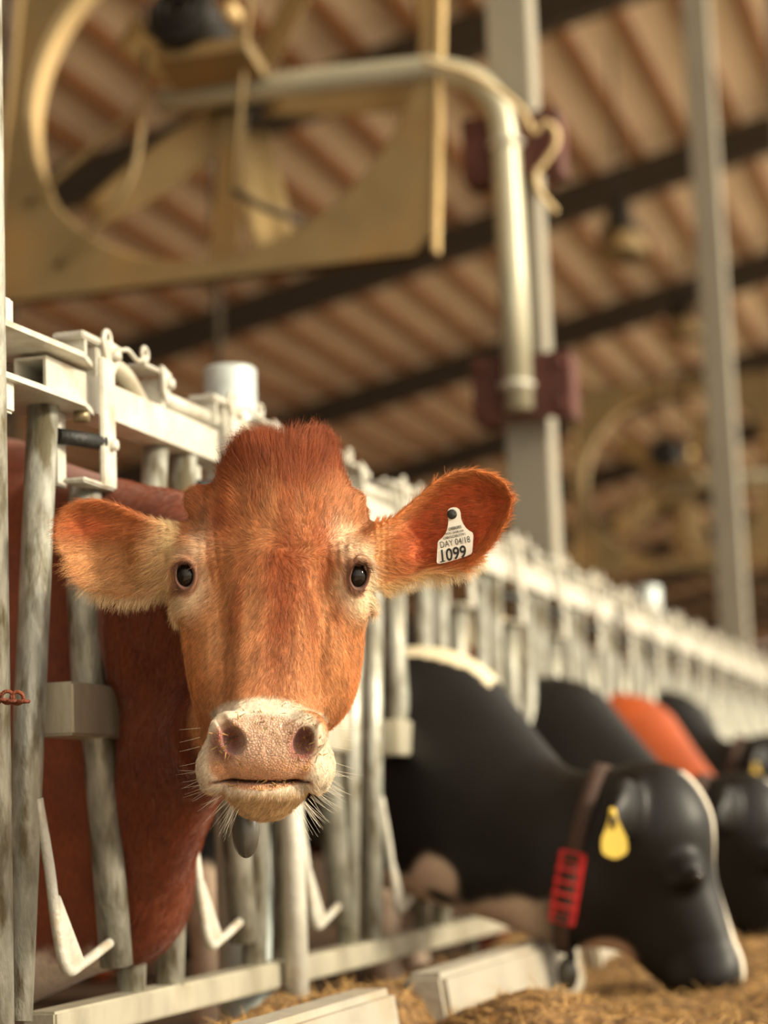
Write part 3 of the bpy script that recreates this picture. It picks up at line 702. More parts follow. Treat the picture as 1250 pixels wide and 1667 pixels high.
def head(p):
    x = lambda px, py, W: Q_(px, py, W)
    d = head_core(p)
    # eyes: lids around an opening
    for c, g, sg in EYES:
        up = _n(np.array([sg * .14, 1, 0]) - g * g[1]); sd = np.cross(up, g)
        M = np.stack([sd, up, g], 1)
        q = (p - (c + g * 2).astype(np.float32)) @ M.astype(np.float32)
        lid = np.sqrt((np.sqrt((q[:, 0] / 1.0) ** 2 + (q[:, 1] / 1.5) ** 2) - 15.5) ** 2 + (q[:, 2] + 2.5 - .2 * np.clip(q[:, 1], 0, 30)) ** 2) - (3.4 + .12 * np.clip(q[:, 1], 0, 30))
        d = smin(d, lid * .8, 6)
        d = smax(d, -s_ell(p, c + g * 3, (12.8, 20.5, 20), M), 4)
        for dd in (30, 40):
            ring = np.sqrt((np.sqrt(q[:, 0] ** 2 + (q[:, 1] / 1.2) ** 2) - dd) ** 2 + (q[:, 2] - 2) ** 2) - 1.5
            d = smax(d, -(ring * .8) + 0, 5) if dd == 30 else d
    # alar rims and nostrils
    for s, nx0 in ((-1, 380), (1, 494)):
        d = smin(d, s_ell(p, x(nx0 + s * 4, 1193, 128), (34, 34, 26), rotz(s * -24)), 12)
        d = smax(d, -s_ell(p, x(nx0, 1207, 150), (17, 23, 48), rotz(-s * 20)), 7)
        d = smax(d, -s_rc(p, x(nx0 - s * 1, 1200, 156), x(nx0 + s * 22, 1170, 138), 13, 6), 7)
        d = smax(d, -s_rc(p, x(nx0 + s * 14, 1210, 158), x(nx0 + s * 24, 1238, 138), 3, 2), 6)
    # mouth and lower jaw
    chin = s_ell(p, x(432, 1280, 66), (70, 30, 66))
    chin = smin(chin, s_rc(p, x(431, 1284, 50), x(436, 1190, -90), 50, 84, (1., 0, 0), 1.15), 22)
    ln = 1274 + 0 * p[:, 0]
    gy = -(p[:, 1] - Q_(430, 1274, 130)[1]) - .0003 * (p[:, 0] + 12) ** 2
    d = smin(d, chin, 6)
    slit = smax(np.abs(gy) - 2.6, np.abs(p[:, 0] + 12) - 78, 4); slit = np.maximum(slit, 60 - p[:, 2])
    d = smax(d, -slit, 4)
    cl = s_rc(p, x(434, 1290, 136), x(434, 1330, 112), 2.0, 3.0); d = smax(d, -cl, 4)
    cl = s_rc(p, x(434, 1222, 156), x(434, 1262, 150), .6, 1.2); d = smax(d, -cl, 6)
    d = smin(d, s_ear(p, 'R'), 12); d = smin(d, s_ear(p, 'L'), 12)
    # brow wrinkles
    ph = np.sin(p[:, 0] * .42 + p[:, 1] * .05); mk = sstep(70, 95, np.abs(p[:, 0] - 6)) * sstep(140, 115, np.abs(p[:, 0] - 6)) * sstep(-40, 0, p[:, 1]) * sstep(110, 50, p[:, 1]) * (p[:, 2] > -80)
    d = d + ph * mk * 1.1
    ph = np.sin(p[:, 0] * .62); mk = (sstep(158, 168, p[:, 0]) * sstep(205, 185, p[:, 0])) * (p[:, 2] > -90); d = d + ph * mk * .9
    ph = np.sin(p[:, 0] * .45); mk = (sstep(-150, -162, p[:, 0]) * sstep(-205, -185, p[:, 0])) * (p[:, 2] > -90); d = d + ph * mk * .8
    return d
def body1(p):
    N = YL
    A = lambda x, y, z: wp(x, y, z)
    d = s_rc(p, Q_(452, 930, -150), A(.17, 3.10, .88), 108, .16 * m_, N, .55)
    d = smin(d, s_rc(p, A(.17, 3.09, .86), A(-.12, 3.28, .80), .15 * m_, .25 * m_, N, .34), 30)
    d = smin(d, s_rc(p, A(-.15, 3.28, .74), A(-.30, 3.31, .76), .26 * m_, .38 * m_, N, .36), 30)
    d = smin(d, s_rc(p, A(-.28, 3.30, .76), A(-.50, 3.32, .78), .40 * m_, .44 * m_, N, .5), 40)
    # throat and brisket
    d = smin(d, s_rc(p, Q_(395, 1165, -110), A(.17, 3.09, .69), 80, .085 * m_, N, .7), 40)
    d = smin(d, s_rc(p, A(.17, 3.09, .69), A(-.03, 3.25, .465), .085 * m_, .115 * m_, N, .6), 40)
    d = smin(d, s_rc(p, A(-.03, 3.25, .455), A(-.30, 3.30, .44), .122 * m_, .205 * m_, N, .5), 40)
    # crest
    d = smin(d, s_rc(p, A(.16, 3.08, 1.02), A(-.25, 3.29, 1.13), .05 * m_, .09 * m_), 70)
    d = smin(d, s_rc(p, A(-.25, 3.25, 1.13), A(-.9, 3.30, 1.20), .09 * m_, .12 * m_), 70)
    # trunk
    d = smin(d, s_ell(p, A(-.75, 3.30, .88), np.array((.55, .30, .42)) * m_, WB), 90)
    d = smin(d, s_ell(p, A(-1.35, 3.30, .86), np.array((.75, .36, .43)) * m_, WB), 90)
    d = smin(d, s_ell(p, A(-1.95, 3.30, .98), np.array((.38, .27, .33)) * m_, WB), 90)
    for sy in (-1, 1):
        y = 3.30 + sy * .17
        d = smin(d, s_rc(p, A(-.62, y, .62), A(-.60, y, .34), .12 * m_, .062 * m_), 60)
        d = smin(d, s_rc(p, A(-.60, y, .34), A(-.61, y, .10), .056 * m_, .036 * m_), 20)
        d = smin(d, s_rc(p, A(-.61, y, .10), A(-.58, y, .035), .040 * m_, .05 * m_), 15)
        d = smin(d, s_rc(p, A(-1.98, y, .85), A(-1.82, y, .60), .2 * m_, .11 * m_), 60)
        d = smin(d, s_rc(p, A(-1.82, y, .60), A(-2.05, y, .40), .09 * m_, .05 * m_), 30)
        d = smin(d, s_rc(p, A(-2.05, y, .40), A(-2.0, y, .09), .048 * m_, .036 * m_), 20)
        d = smin(d, s_rc(p, A(-2.0, y, .09), A(-1.97, y, .035), .040 * m_, .05 * m_), 15)
    d = smin(d, s_rc(p, A(-2.30, 3.30, 1.15), A(-2.38, 3.30, .65), .035 * m_, .02 * m_), 30)
    return d
def cow1(p): return smin(head(p), body1(p), 40)

def seg(a, b, n_): return list(np.linspace(a, b, n_, endpoint=False))
fine = 2.5
g1 = lambda lo, a, b, hi: np.concatenate([np.arange(lo, a, 16.0), np.arange(a, b, fine), np.arange(b, hi, 16.0)])
corners = np.array([wp(x_, y_, z_) for x_ in (-2.5, .3) for y_ in (2.9, 3.7) for z_ in (0, 1.4)])
lo, hi = corners.min(0) - 60, corners.max(0) + 60
gx = g1(lo[0], -372, 412, 430); gy_ = g1(lo[1], -402, 256, max(hi[1], 270)); gz = g1(lo[2], -230, 190, 205)
EPS = 1.0
V, Q = mesh_sdf(cow1, gx, gy_, gz)
def mix(a, b, t): return a * (1 - t[:, None]) + np.array(b)[None] * t[:, None]
def coat1(P):
    """pigment of the red cow with shade painted into the neck, P in head-local units"""
    u, v, w_ = P.T; n1 = vnoise(P, 22, 5); n2 = vnoise(P, 60, 6); n3 = vnoise(P, 9, 7)
    isear = (np.abs(u - 5) > 158) & (w_ > -190) & (v > -70)
    face = (w_ > -150)
    c = np.tile(np.array(lin(208, 150, 100)), (len(P), 1))
    c = mix(c, lin(184, 108, 58), .5 * n2)
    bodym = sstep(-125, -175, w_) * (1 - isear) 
    GG = lambda a_, b_, ra, rb: np.exp(-(((u - a_) / ra) ** 2 + ((v - b_) / rb) ** 2))
    red = np.clip(sstep(30, 120, v + 25 * (n1 - .5)) * .35 + .75 * GG(-88, 85, 36, 38) + .6 * GG(75, 55, 34, 55) + .8 * GG(14, 28, 30, 26) - .5 * GG(10, 95, 18, 34), 0, 1)                      # forehead, poll
    c = mix(c, lin(178, 98, 52), red)
    c = mix(c, lin(150, 70, 34), sstep(138, 180, v + 20 * n1) * .85)
    st = np.exp(-((u - 8) / 30) ** 2) * sstep(-225, -130, v) * sstep(70, 10, v)   # stripe down the nose
    c = mix(c, lin(158, 80, 40), st * (.6 + .4 * n1))
    side = sstep(60, 110, np.abs(u - 2)) * sstep(-190, -120, v) * sstep(10, -40, v) * face
    c = mix(c, lin(222, 168, 116), side * .55)
    bn = np.exp(-((u - 2) / 50) ** 2) * np.exp(-((v + 165) / 45) ** 2); c = mix(c, lin(214, 150, 104), bn * .5)
    cheek = sstep(95, 125, np.abs(u)) * sstep(-60, -110, v) * sstep(-230, -180, v) * face; c = mix(c, lin(206, 130, 70), cheek * .5)
    for sg, amt in ((-1, .62), (1, .95)):
        ey = np.exp(-(((u - sg * 142) / 36) ** 2 + ((v + 12) / 58) ** 2) ** 1.8); ey = np.maximum(ey, .7 * np.exp(-(((u - sg * 126 - sg * .25 * (v - 30) * -1) / 20) ** 2 + ((v - 30) / 50) ** 2))) * (w_ > -140)
        c = mix(c, lin(250, 230, 196), np.clip(ey * 1.25, 0, 1) * amt)
    stk = vnoise(P * [1, .3, 1], 9, 21) - .5; c = c * (1 + .38 * stk[:, None] * sstep(-210, -120, v)[:, None]); c = mix(c, lin(160, 80, 38), .55 * sstep(.55, .8, vnoise(P * [1, .35, 1], 26, 22)) * sstep(-150, -60, v) * sstep(150, 100, np.abs(u)))
    # muzzle
    mu, mv = u + 12, v + 289
    ex_ = np.where(mv > 0, 2.0, 2.6); mz = (np.abs(mu / 116) ** ex_ + np.abs(mv / 95) ** ex_) ** (1 / ex_); muz = sstep(1.08, .98, mz + .04 * (n1 - .5)) * (w_ > -20)
    c = mix(c, lin(226, 212, 188), muz * .92)
    padm = sstep(1.06, .92, (np.abs(mu / 84) ** 2.5 + np.abs((v + 275) / 60) ** 2.5) ** .4 + .03 * (n1 - .5)) * sstep(-343, -330, v) * (w_ > 60)
    c = mix(c, lin(220, 178, 150), padm)
    c = mix(c, lin(214, 148, 96), padm * sstep(-268, -305, v) * .8)
    dirt = padm * sstep(.55, .75, n3) * sstep(.3, .55, n1) * sstep(-290, -235, v) * .75; c = mix(c, lin(140, 110, 66), dirt)
    nos = np.zeros(len(P))
    for s, cx_ in ((-1, -62), (1, 50)):
        r_ = np.sqrt(((u - cx_ - s * 4) / 24) ** 2 + ((v + 262) / 30) ** 2); nos = np.maximum(nos, sstep(1.15, .6, r_) * (w_ > 70))
    c = mix(c, lin(150, 74, 64), nos * .85)
    ch = sstep(-336, -346, v) * (w_ > 20); c = mix(c, lin(220, 184, 134), ch * .85)
    lip = np.exp(-((-(v - Q_(430, 1274, 130)[1]) - .0003 * (u + 12) ** 2) / 4.0) ** 2) * (np.abs(u + 12) < 82) * (w_ > 60)
    c = mix(c, lin(150, 84, 62), lip * .8)
    padm = np.maximum(padm, 0)
    # ears
    for k_ in 'RL':
        sg = EARS[k_][2]; E_ = isear & (sg * u > 0)
        if E_.any():
            d2 = poly_sd(u[E_], v[E_], EP[k_]); ax = sg * u[E_]; t = sstep(160, 230, ax)
            if k_ == 'R':
                ce = mix(np.tile(lin(224, 168, 112), (E_.sum(), 1)), lin(196, 116, 64), t)
                ins = sstep(8, 34, -d2) * sstep(175, 240, ax); ce = mix(ce, lin(222, 112, 66), ins * (.45 + .4 * n2[E_]))
                ce = mix(ce, lin(216, 140, 80), sstep(12, 3, -d2) * .7)
                lowf = sstep(10, -2, v[E_]) * sstep(14, 4, -d2); ce = mix(ce, lin(240, 205, 150), lowf * .8)
            else:
                ce = mix(np.tile(lin(240, 205, 155), (E_.sum(), 1)), lin(206, 148, 96), sstep(170, 240, ax))
                ce = mix(ce, lin(186, 98, 46), sstep(35, 75, v[E_] + .0 * ax) * .75 * sstep(170, 230, ax))
                pk = np.exp(-(((ax - 308) / 32) ** 2 + ((v[E_] - 78) / 20) ** 2)); ce = mix(ce, lin(214, 112, 70), pk * .6)
                ce = mix(ce, lin(232, 184, 128), np.exp(-((v[E_] + 12) / 26) ** 2) * .5)
                ce = mix(ce, lin(205, 108, 60), sstep(280, 340, ax) * sstep(20, -20, v[E_]) * .5)
            c[E_] = ce
    # eye rims
    for e, g, sg in EYES:
        r_ = np.linalg.norm((P - e) * np.array([1, .75, 1]), axis=1); c = mix(c, lin(150, 86, 48), sstep(31, 22, r_) * .75); c = mix(c, lin(80, 42, 26), sstep(23, 18, r_) * .9)
    # neck and trunk: red brown, darkened further to paint in the neck's shade
    bodym = np.clip(bodym, 0, 1)
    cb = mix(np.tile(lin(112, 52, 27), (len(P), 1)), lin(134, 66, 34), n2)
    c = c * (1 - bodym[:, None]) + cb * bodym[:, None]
    Wd = L2W(P)
    wh = sstep(.35, .325, Wd[:, 2] + .05 * (n2 - .5) + .03 * (n1 - .5) + .10 * (Wd[:, 0] + .02)) * sstep(-.02, -.06, Wd[:, 0]) * (w_ < -150)
    c = mix(c, lin(228, 205, 180), wh)
    return np.clip(c * (.92 + .16 * n3[:, None]), 0, 1), padm
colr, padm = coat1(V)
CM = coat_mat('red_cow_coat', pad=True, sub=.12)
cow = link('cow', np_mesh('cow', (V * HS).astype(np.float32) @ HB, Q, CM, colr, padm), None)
cow.location = HO
tag(cow, 'red brown cow looking straight at the camera through the headlock', 'cow')
# eyes
EYEM = bpy.data.materials.new('dark_eye'); EYEM.use_nodes = True
b_ = EYEM.node_tree.nodes['Principled BSDF']; b_.inputs['Base Color'].default_value = (.012, .008, .006, 1); b_.inputs['Roughness'].default_value = .06; b_.inputs['Specular IOR Level'].default_value = .35
for e, g, sg in EYES:
    b = MB(); c = ((e - g * 12.5) * HS) @ HB
    bmesh.ops.create_uvsphere(b.bm, u_segments=32, v_segments=20, radius=17.5 * HS, matrix=Matrix.Translation(Vector(c)) @ Matrix.Diagonal((1, 1, 1.18, 1)))
    for f_ in b.bm.faces: f_.smooth = True
    b.build('eye', EYEM, cow)
# hair
def flow(P, Nn):
    u, v, w_ = P.T; d = np.zeros_like(P)
    wu, wv = 20, 42
    du, dv = u - wu, v - wv
    d[:, 0] = .55 * du / 60; d[:, 1] = np.where(v > wv, 1.0, -1.0) * np.clip(np.abs(dv) / 40, .1, 1)
    tw = np.exp(-(du ** 2 + dv ** 2) / 1600); d[:, 0] += -dv / 40 * tw; d[:, 1] += du / 40 * tw
    d[:, 0] += .5 * (vnoise(P, 30, 11) - .5); d[:, 2] += .2
    for sg in (-1, 1):
        E_ = (sg * u > 150) & (w_ > -190) & (v > -70); d[E_] = np.array([sg * 1.0, -.25 if sg < 0 else .1, .0]); 
    d[:, 1] += np.where((np.abs(u) > 150) & (v < 30), -.4, 0)
    bd = (w_ < -200); d[bd] = np.array([-.25, -1.0, 0])
    d -= Nn * (d * Nn).sum(1)[:, None]; return d / (np.linalg.norm(d, axis=1)[:, None] + 1e-9)
def wf(c, nn):
    front = (nn[:, 2] > -.35) * 1.0
    u, v, w_ = c.T
    pm_ = sstep(1.1, .95, np.sqrt(((u + 12) / 88) ** 2 + ((v + 268) / 70) ** 2)) * (w_ > 60)
    near = np.where(w_ > -230, 1.0, np.where(u > -330, .30, .0)) * (u > -420)
    eye = np.ones(len(c))
    for e, g, sg in EYES: eye *= (np.linalg.norm(c - e, axis=1) > 23)
    return front * near * (1 - .97 * pm_) * eye + 1e-9
NH = 240000
hp, hn = sample(V, Q, NH, wf)
hd = flow(hp, hn); hc, _ = coat1(hp); u, v, w_ = hp.T
ln_ = np.full(NH, 9.0) + 26 * sstep(125, 190, v) * (np.abs(u - 15) < 110) + 6 * sstep(60, 130, v)
ear_ = (np.abs(u - 5) > 150) & (w_ > -190) & (v > -70); ln_ = np.where(ear_, 13.0, ln_); ln_ = np.where(ear_ & (v < 20), 24.0, ln_)
ln_ = np.where(w_ < -200, 14.0, ln_); ln_ = np.where((v < -190) & (w_ > 0), 5.0, ln_)
mzz = (v < -330) & (w_ > 0); ln_ = np.where(mzz, 9.0, ln_)
ln_ *= .6 + .8 * RNG.random(NH)
hc = np.clip(hc * (.50 + .95 * RNG.random((NH, 1)) ** 1.2 + .45 * (vnoise(hp * [1, .35, 1], 7, 9)[:, None] - .5)), 0, 1)
lf = np.where(v > 140, .55, .30)
wd_ = lambda a: a @ HB
hair('coat_hair', wd_(hp * HS), wd_(hd), wd_(hn), ln_ * HS, np.full(NH, .00017), hc, HM, cow, npt=4, lift=.42, curl=.22, jit=.16)['kind'] = 'stuff'
# ear fringe: longer pale hairs along the lower rims
pts = []
for k_, (u0, u1), L_ in (('R', (170, 345), 26), ('L', (-320, -150), 30)):
    P_ = np.array(EP[k_]); n_ = 1500
    dens = []
    for i in range(len(P_)):
        a, b2 = P_[i], P_[(i + 1) % len(P_)]
        if min(a[1], b2[1]) < 25 and u0 < (a[0] + b2[0]) / 2 < u1: dens.append((a, b2))
    for _ in range(n_):
        a, b2 = dens[RNG.integers(len(dens))]; q2 = a + (b2 - a) * RNG.random(); pts.append((q2[0], q2[1] + RNG.random() * 8, EARS[k_][1] - 4 + RNG.normal(0, 4), L_ * (.4 + .8 * RNG.random()), 1 if k_ == 'R' else -1))
pts = np.array(pts); n_ = len(pts)
dr = np.stack([pts[:, 4] * .35 + RNG.normal(0, .25, n_), -np.ones(n_), RNG.normal(.1, .2, n_)], 1)
fr = hair('ear_fringe', wd_(pts[:, :3] * HS), wd_(dr), wd_(np.tile([0, 0, 1.], (n_, 1))), pts[:, 3] * HS, np.full(n_, .00018), np.tile(lin(240, 212, 165), (n_, 1)) * (.7 + .5 * RNG.random((n_, 1))), HM, cow, lift=.1, curl=.1, jit=.15)
fr['kind'] = 'stuff'
# whiskers
W_ = []
for _ in range(110):
    s = RNG.choice([-1, 1, 1]); t = RNG.random()
    px, py = (434 + s * (40 + 62 * t), 1318 - 66 * t ** 1.6); W_.append((*Q_(px, py, 60 + 30 * RNG.random()), s * (.25 + .9 * t), -1 + .75 * t, RNG.normal(.2, .2), 20 + 38 * RNG.random()))
W_ += [(*Q_(434 + s * 108, py, 40), s, .1 * (1230 - py) / 30 - .3, .2, 35) for s in (-1, 1) for py in (1185, 1200, 1215, 1240, 1255)]
W_ = np.array(W_); n_ = len(W_)
wk = hair('whiskers', wd_(W_[:, :3] * HS), wd_(W_[:, 3:6] / np.linalg.norm(W_[:, 3:6], axis=1)[:, None]), wd_(np.tile([0, 0, 1.], (n_, 1))), W_[:, 6] * HS, np.full(n_, .00022), np.tile(lin(245, 235, 215), (n_, 1)), HM, cow, npt=5, lift=.3, curl=.35, jit=.14)
wk['kind'] = 'stuff'
# eyelashes
n_ = 60; Ls = []
for e, g, sg in EYES:
    up = _n(np.array([sg * .14, 1, 0]) - g * g[1]); sd = np.cross(up, g)
    for k in range(n_ // 2):
        a = math.pi * (.12 + .76 * k / (n_ // 2)); r0 = e + g * 6 + (sd * math.cos(a) * 15 + up * math.sin(a) * 21)
        Ls.append((*r0, *(g * .8 + sd * math.cos(a) * .5 + up * .1 + np.array([sg * .5, -.2, 0]))))
Ls = np.array(Ls); hair('eyelashes', wd_(Ls[:, :3] * HS), wd_(Ls[:, 3:]), wd_(np.tile([0, 1., 0], (len(Ls), 1))), np.full(len(Ls), 15 * HS), np.full(len(Ls), .0003), np.tile(lin(70, 38, 22), (len(Ls), 1)), HM, cow, lift=-.1, curl=-.2)['kind'] = 'stuff'
# crumbs of feed on the nose
cr = []
for _ in range(260):
    r_ = RNG.random()
    if r_ < .40: px, py = 500 + RNG.normal(0, 13), 1215 + RNG.normal(0, 18)
    elif r_ < .62: px, py = 366 + RNG.normal(0, 12), 1212 + RNG.normal(0, 16)
    elif r_ < .82: px, py = 360 + 150 * RNG.random(), 1168 + RNG.normal(0, 8)
    else: px, py = 370 + 120 * RNG.random(), 1278 + RNG.normal(0, 5)
    U, Vv = Q_(px, py, 140)[:2]; cr.append((U, Vv))
cr = np.array(cr, np.float32); ws = np.linspace(200, 60, 141)
PP = np.stack([np.repeat(cr[:, 0], 141), np.repeat(cr[:, 1], 141), np.tile(ws, len(cr))], 1).astype(np.float32)
dd = cow1(PP).reshape(len(cr), 141); wi = np.argmax(dd < 0, 1); ok = wi > 0
rt = np.stack([cr[:, 0], cr[:, 1], ws[wi] + .8], 1)[ok]; n_ = len(rt); an = RNG.random(n_) * 6.28
hair('feed_crumbs', wd_(rt * HS), wd_(np.stack([np.cos(an), np.sin(an), RNG.random(n_) * .25], 1)), wd_(np.tile([0, 0, 1.], (n_, 1))), (3 + 9 * RNG.random(n_) ** 2) * HS, (.0006 + .0009 * RNG.random(n_)), np.array(lin(176, 140, 84))[None] * (.35 + .9 * RNG.random((n_, 1))), HM, cow, npt=3, lift=.1, curl=0)['kind'] = 'stuff'

# ------------------------------------------------------------------ ear tag 1099
def L2Wv(P): return Vector(L2W(np.array(P, float)))
tw_ = -60 + 12
et = empty('ear_tag', L2Wv(Q_(738, 880, tw_)), 'white ear tag reading DAY 04/18 and 1099 on the red cow ear', 'ear tag')
org = np.array(et.location)
out7 = [(432, 300), (445, 262), (475, 240), (520, 230), (570, 236), (605, 262), (622, 310), (630, 400), (660, 470), (700, 530), (750, 572), (795, 596), (808, 640), (800, 780), (790, 885), (772, 912), (700, 945), (560, 992), (400, 1034), (310, 1054), (285, 1048), (275, 1020), (282, 880), (290, 745), (305, 715), (360, 670), (400, 620), (425, 560), (442, 480), (444, 410), (430, 350)]
plc = [Q_(680 + a / 8.93, 800 + b2 / 8.93, tw_ + 2 - .02 * (b2 - 600)) for a, b2 in out7]
b = MB(); b.prism([Vector(L2W(p_) - org) for p_ in plc], Vector(CB) * -1.6 * HS); b.build('tag_plate', TAGW, et)
b = MB(); c = Vector(L2W(Q_(735.6, 837.2, tw_ + 9)) - org); b.lathe(c, CB, [(0, 4 * HS), (6 * HS, 3.6 * HS), (8.2 * HS, 2 * HS), (8.2 * HS, -3 * HS), (5 * HS, -6 * HS)], 24); b.build('button', BLACKR, et)
def add_text(s, px, py, wpx, hpx, ang, mt, W, parent, org, bold=0.0, name='lettering', shear=0.0):
    cu = bpy.data.curves.new(name, 'FONT'); cu.body = s; cu.size = 1; cu.offset = bold; cu.shear = shear; cu.extrude = .01
    tmp = bpy.data.objects.new('tmp', cu); COL.objects.link(tmp); bpy.context.view_layer.update()
    me = bpy.data.meshes.new_from_object(tmp.evaluated_get(bpy.context.evaluated_depsgraph_get())); COL.objects.unlink(tmp); bpy.data.objects.remove(tmp)
    co = np.zeros(len(me.vertices) * 3, np.float32); me.vertices.foreach_get('co', co); co = co.reshape(-1, 3)
    mn, mx = co.min(0), co.max(0); q2 = (co - (mn + mx) / 2) / (mx - mn + 1e-6)
    a = math.radians(ang); x_, y_ = q2[:, 0] * wpx, q2[:, 1] * hpx
    U = x_ * math.cos(a) - y_ * math.sin(a); Vv = x_ * math.sin(a) + y_ * math.cos(a)
    c = Q_(px, py, W); L = np.stack([c[0] + U, c[1] + Vv, c[2] + q2[:, 2] * .3 + (Vv) * .178], 1)
    me.vertices.foreach_set('co', (L2W(L) - org).astype(np.float32).ravel()); me.materials.clear(); me.materials.append(mt); me.update()
    o = bpy.data.objects.new(name, me); COL.objects.link(o); o.parent = parent; return o
def tW(b2): return tw_ + 3.0 - .02 * (b2 - 600)
f7 = lambda a, b2: (680 + a / 8.93, 800 + b2 / 8.93)
add_text('1099', *f7(520, 905), 43, 21, 11.5, INK, tW(905), et, org, .02, 'number', .12)
b = MB()
for qd in (((322, 1036), (402, 1016), (400, 1002), (326, 1020)),): b.prism([Vector(L2W(Q_(*f7(a, b2), tW(b2) + .2 + 0)) - org) for a, b2 in qd], Vector(CB) * .3 * HS)
b.build('number_serif', INK, et)
add_text('DAY 04/18', *f7(542, 735), 50, 10.5, 11.5, INK, tW(735), et, org, -.005, 'date_line')
add_text('CHEBRORES', *f7(540, 530), 21.5, 5, 11.5, INK, tW(530), et, org, .01, 'small_print')
add_text('WISC DHIB USA', *f7(535, 592), 31, 3.6, 11.5, INK, tW(592), et, org, 0, 'small_print')
add_text('OBIISOBI7791', *f7(530, 650), 37, 4.2, 11.5, INK, tW(650), et, org, 0, 'small_print')
# transponder hanging under the red cow
tp = empty('neck_transponder', atd(399, 1330, 2.99), 'dark glossy oval transponder hanging below the red cow chin', 'transponder')
b = MB(); bmesh.ops.create_uvsphere(b.bm, u_segments=28, v_segments=18, radius=1)
for v_ in b.bm.verts:
    z_ = v_.co.z; k_ = 1 - .18 * z_; v_.co = Vector((v_.co.x * .0195 * k_, v_.co.y * .014 * k_, z_ * .046 - .012))
for f_ in b.bm.faces: f_.smooth = True
b.build('capsule', DARKP, tp)
MB().tube([(0, 0, .02), (-.0, .02, .10)], .006, 8).build('strap', BRW, tp)
# ------------------------------------------------------------------ grazing cows
EPS = .002
YN = np.array([0, 1., 0])
def pp(px, py, y): return at(px, py, 1, y)
# control points are read in the plane of the first black cow and reused for the others
BASE = 4.72
def graz_fn(yc, H, lift=0.0, turn=0.0, nk=0.0):
    """yc: y of the trunk at the fence; H: head offset (dx, dy, dz)"""
    H = np.array(H); hq = lambda px, py, dy=0: pp(px, py, BASE) + H + np.array([0, dy, 0])
    sh = pp(640, 1225, 4.75); sh = np.array([sh[0], yc, sh[2] + lift])
    col = hq(945, 1395)
    def f(p):
        d = s_rc(p, sh - np.array([0, 0, .045]), col - np.array([0, 0, .02]), .272, .135, YN, .58)
        d = smin(d, s_rc(p, (sh[0] + .02, yc, sh[2] - .04), hq(900, 1440), .28, .115, YN, .55), .06)
        d = smin(d, s_rc(p, col, hq(1040, 1345), .135, .13, YN, .72), .09)
        d = smin(d, s_ell(p, hq(1060, 1345), (.13, .105, .125)), .05)
        d = smin(d, s_rc(p, hq(1062, 1375), hq(1150, 1560), .118, .072, YN, .78), .05)
        d = smin(d, s_rc(p, hq(1010, 1440), hq(1120, 1580), .105, .066, YN, .55), .05)
        d = smin(d, s_ell(p, hq(1153, 1590), (.075, .075, .07)), .03)
        d = smin(d, s_ell(p, hq(1075, 1300), (.06, .06, .055)), .05)
        for s in (-1, 1):
            d = smin(d, s_ell(p, hq(1128, 1418, s * .085), (.035, .028, .035)), .03)
            a = hq(1050, 1300, s * .09); e = hq(1035, 1335, s * .25)
            d = smin(d, s_rc(p, a, (a + e) / 2, .035, .058, np.array([1., 0, 0]), .5), .02)
            d = smin(d, s_rc(p, (a + e) / 2, e, .058, .028, np.array([1., 0, 0]), .35), .02)
            y = yc + s * .16
            L = lift
            d = smin(d, s_rc(p, (-.50, y, .62), (-.47, y, .34), .12, .062), .06)
            d = smin(d, s_rc(p, (-.47, y, .34), (-.48, y, .10), .055, .036), .02)
            d = smin(d, s_rc(p, (-.48, y, .10), (-.45, y, .035), .040, .05), .015)
            d = smin(d, s_rc(p, (-1.95, y, .88), (-1.78, y, .60), .2, .11), .06)
            d = smin(d, s_rc(p, (-1.78, y, .60), (-2.0, y, .40), .09, .05), .03)
            d = smin(d, s_rc(p, (-2.0, y, .40), (-1.96, y, .09), .048, .036), .02)
            d = smin(d, s_rc(p, (-1.96, y, .09), (-1.93, y, .035), .040, .05), .015)
        d = smin(d, s_ell(p, (-.58, yc, .82), (.42, .27, .37)), .09)
        d = smin(d, s_ell(p, (-1.2, yc, .84), (.8, .34, .42)), .09)
        d = smin(d, s_ell(p, (-1.9, yc, .98), (.36, .26, .33)), .09)
        d = smin(d, s_rc(p, (-2.24, yc, 1.12), (-2.30, yc, .6), .035, .02), .03)
        return d
    return f, hq, sh, col
BC = coat_mat('black_cow_coat', rough=.46, bump=.15, sheen=0, sub=0)
BC.node_tree.nodes['Principled BSDF'].inputs['Specular IOR Level'].default_value = .32
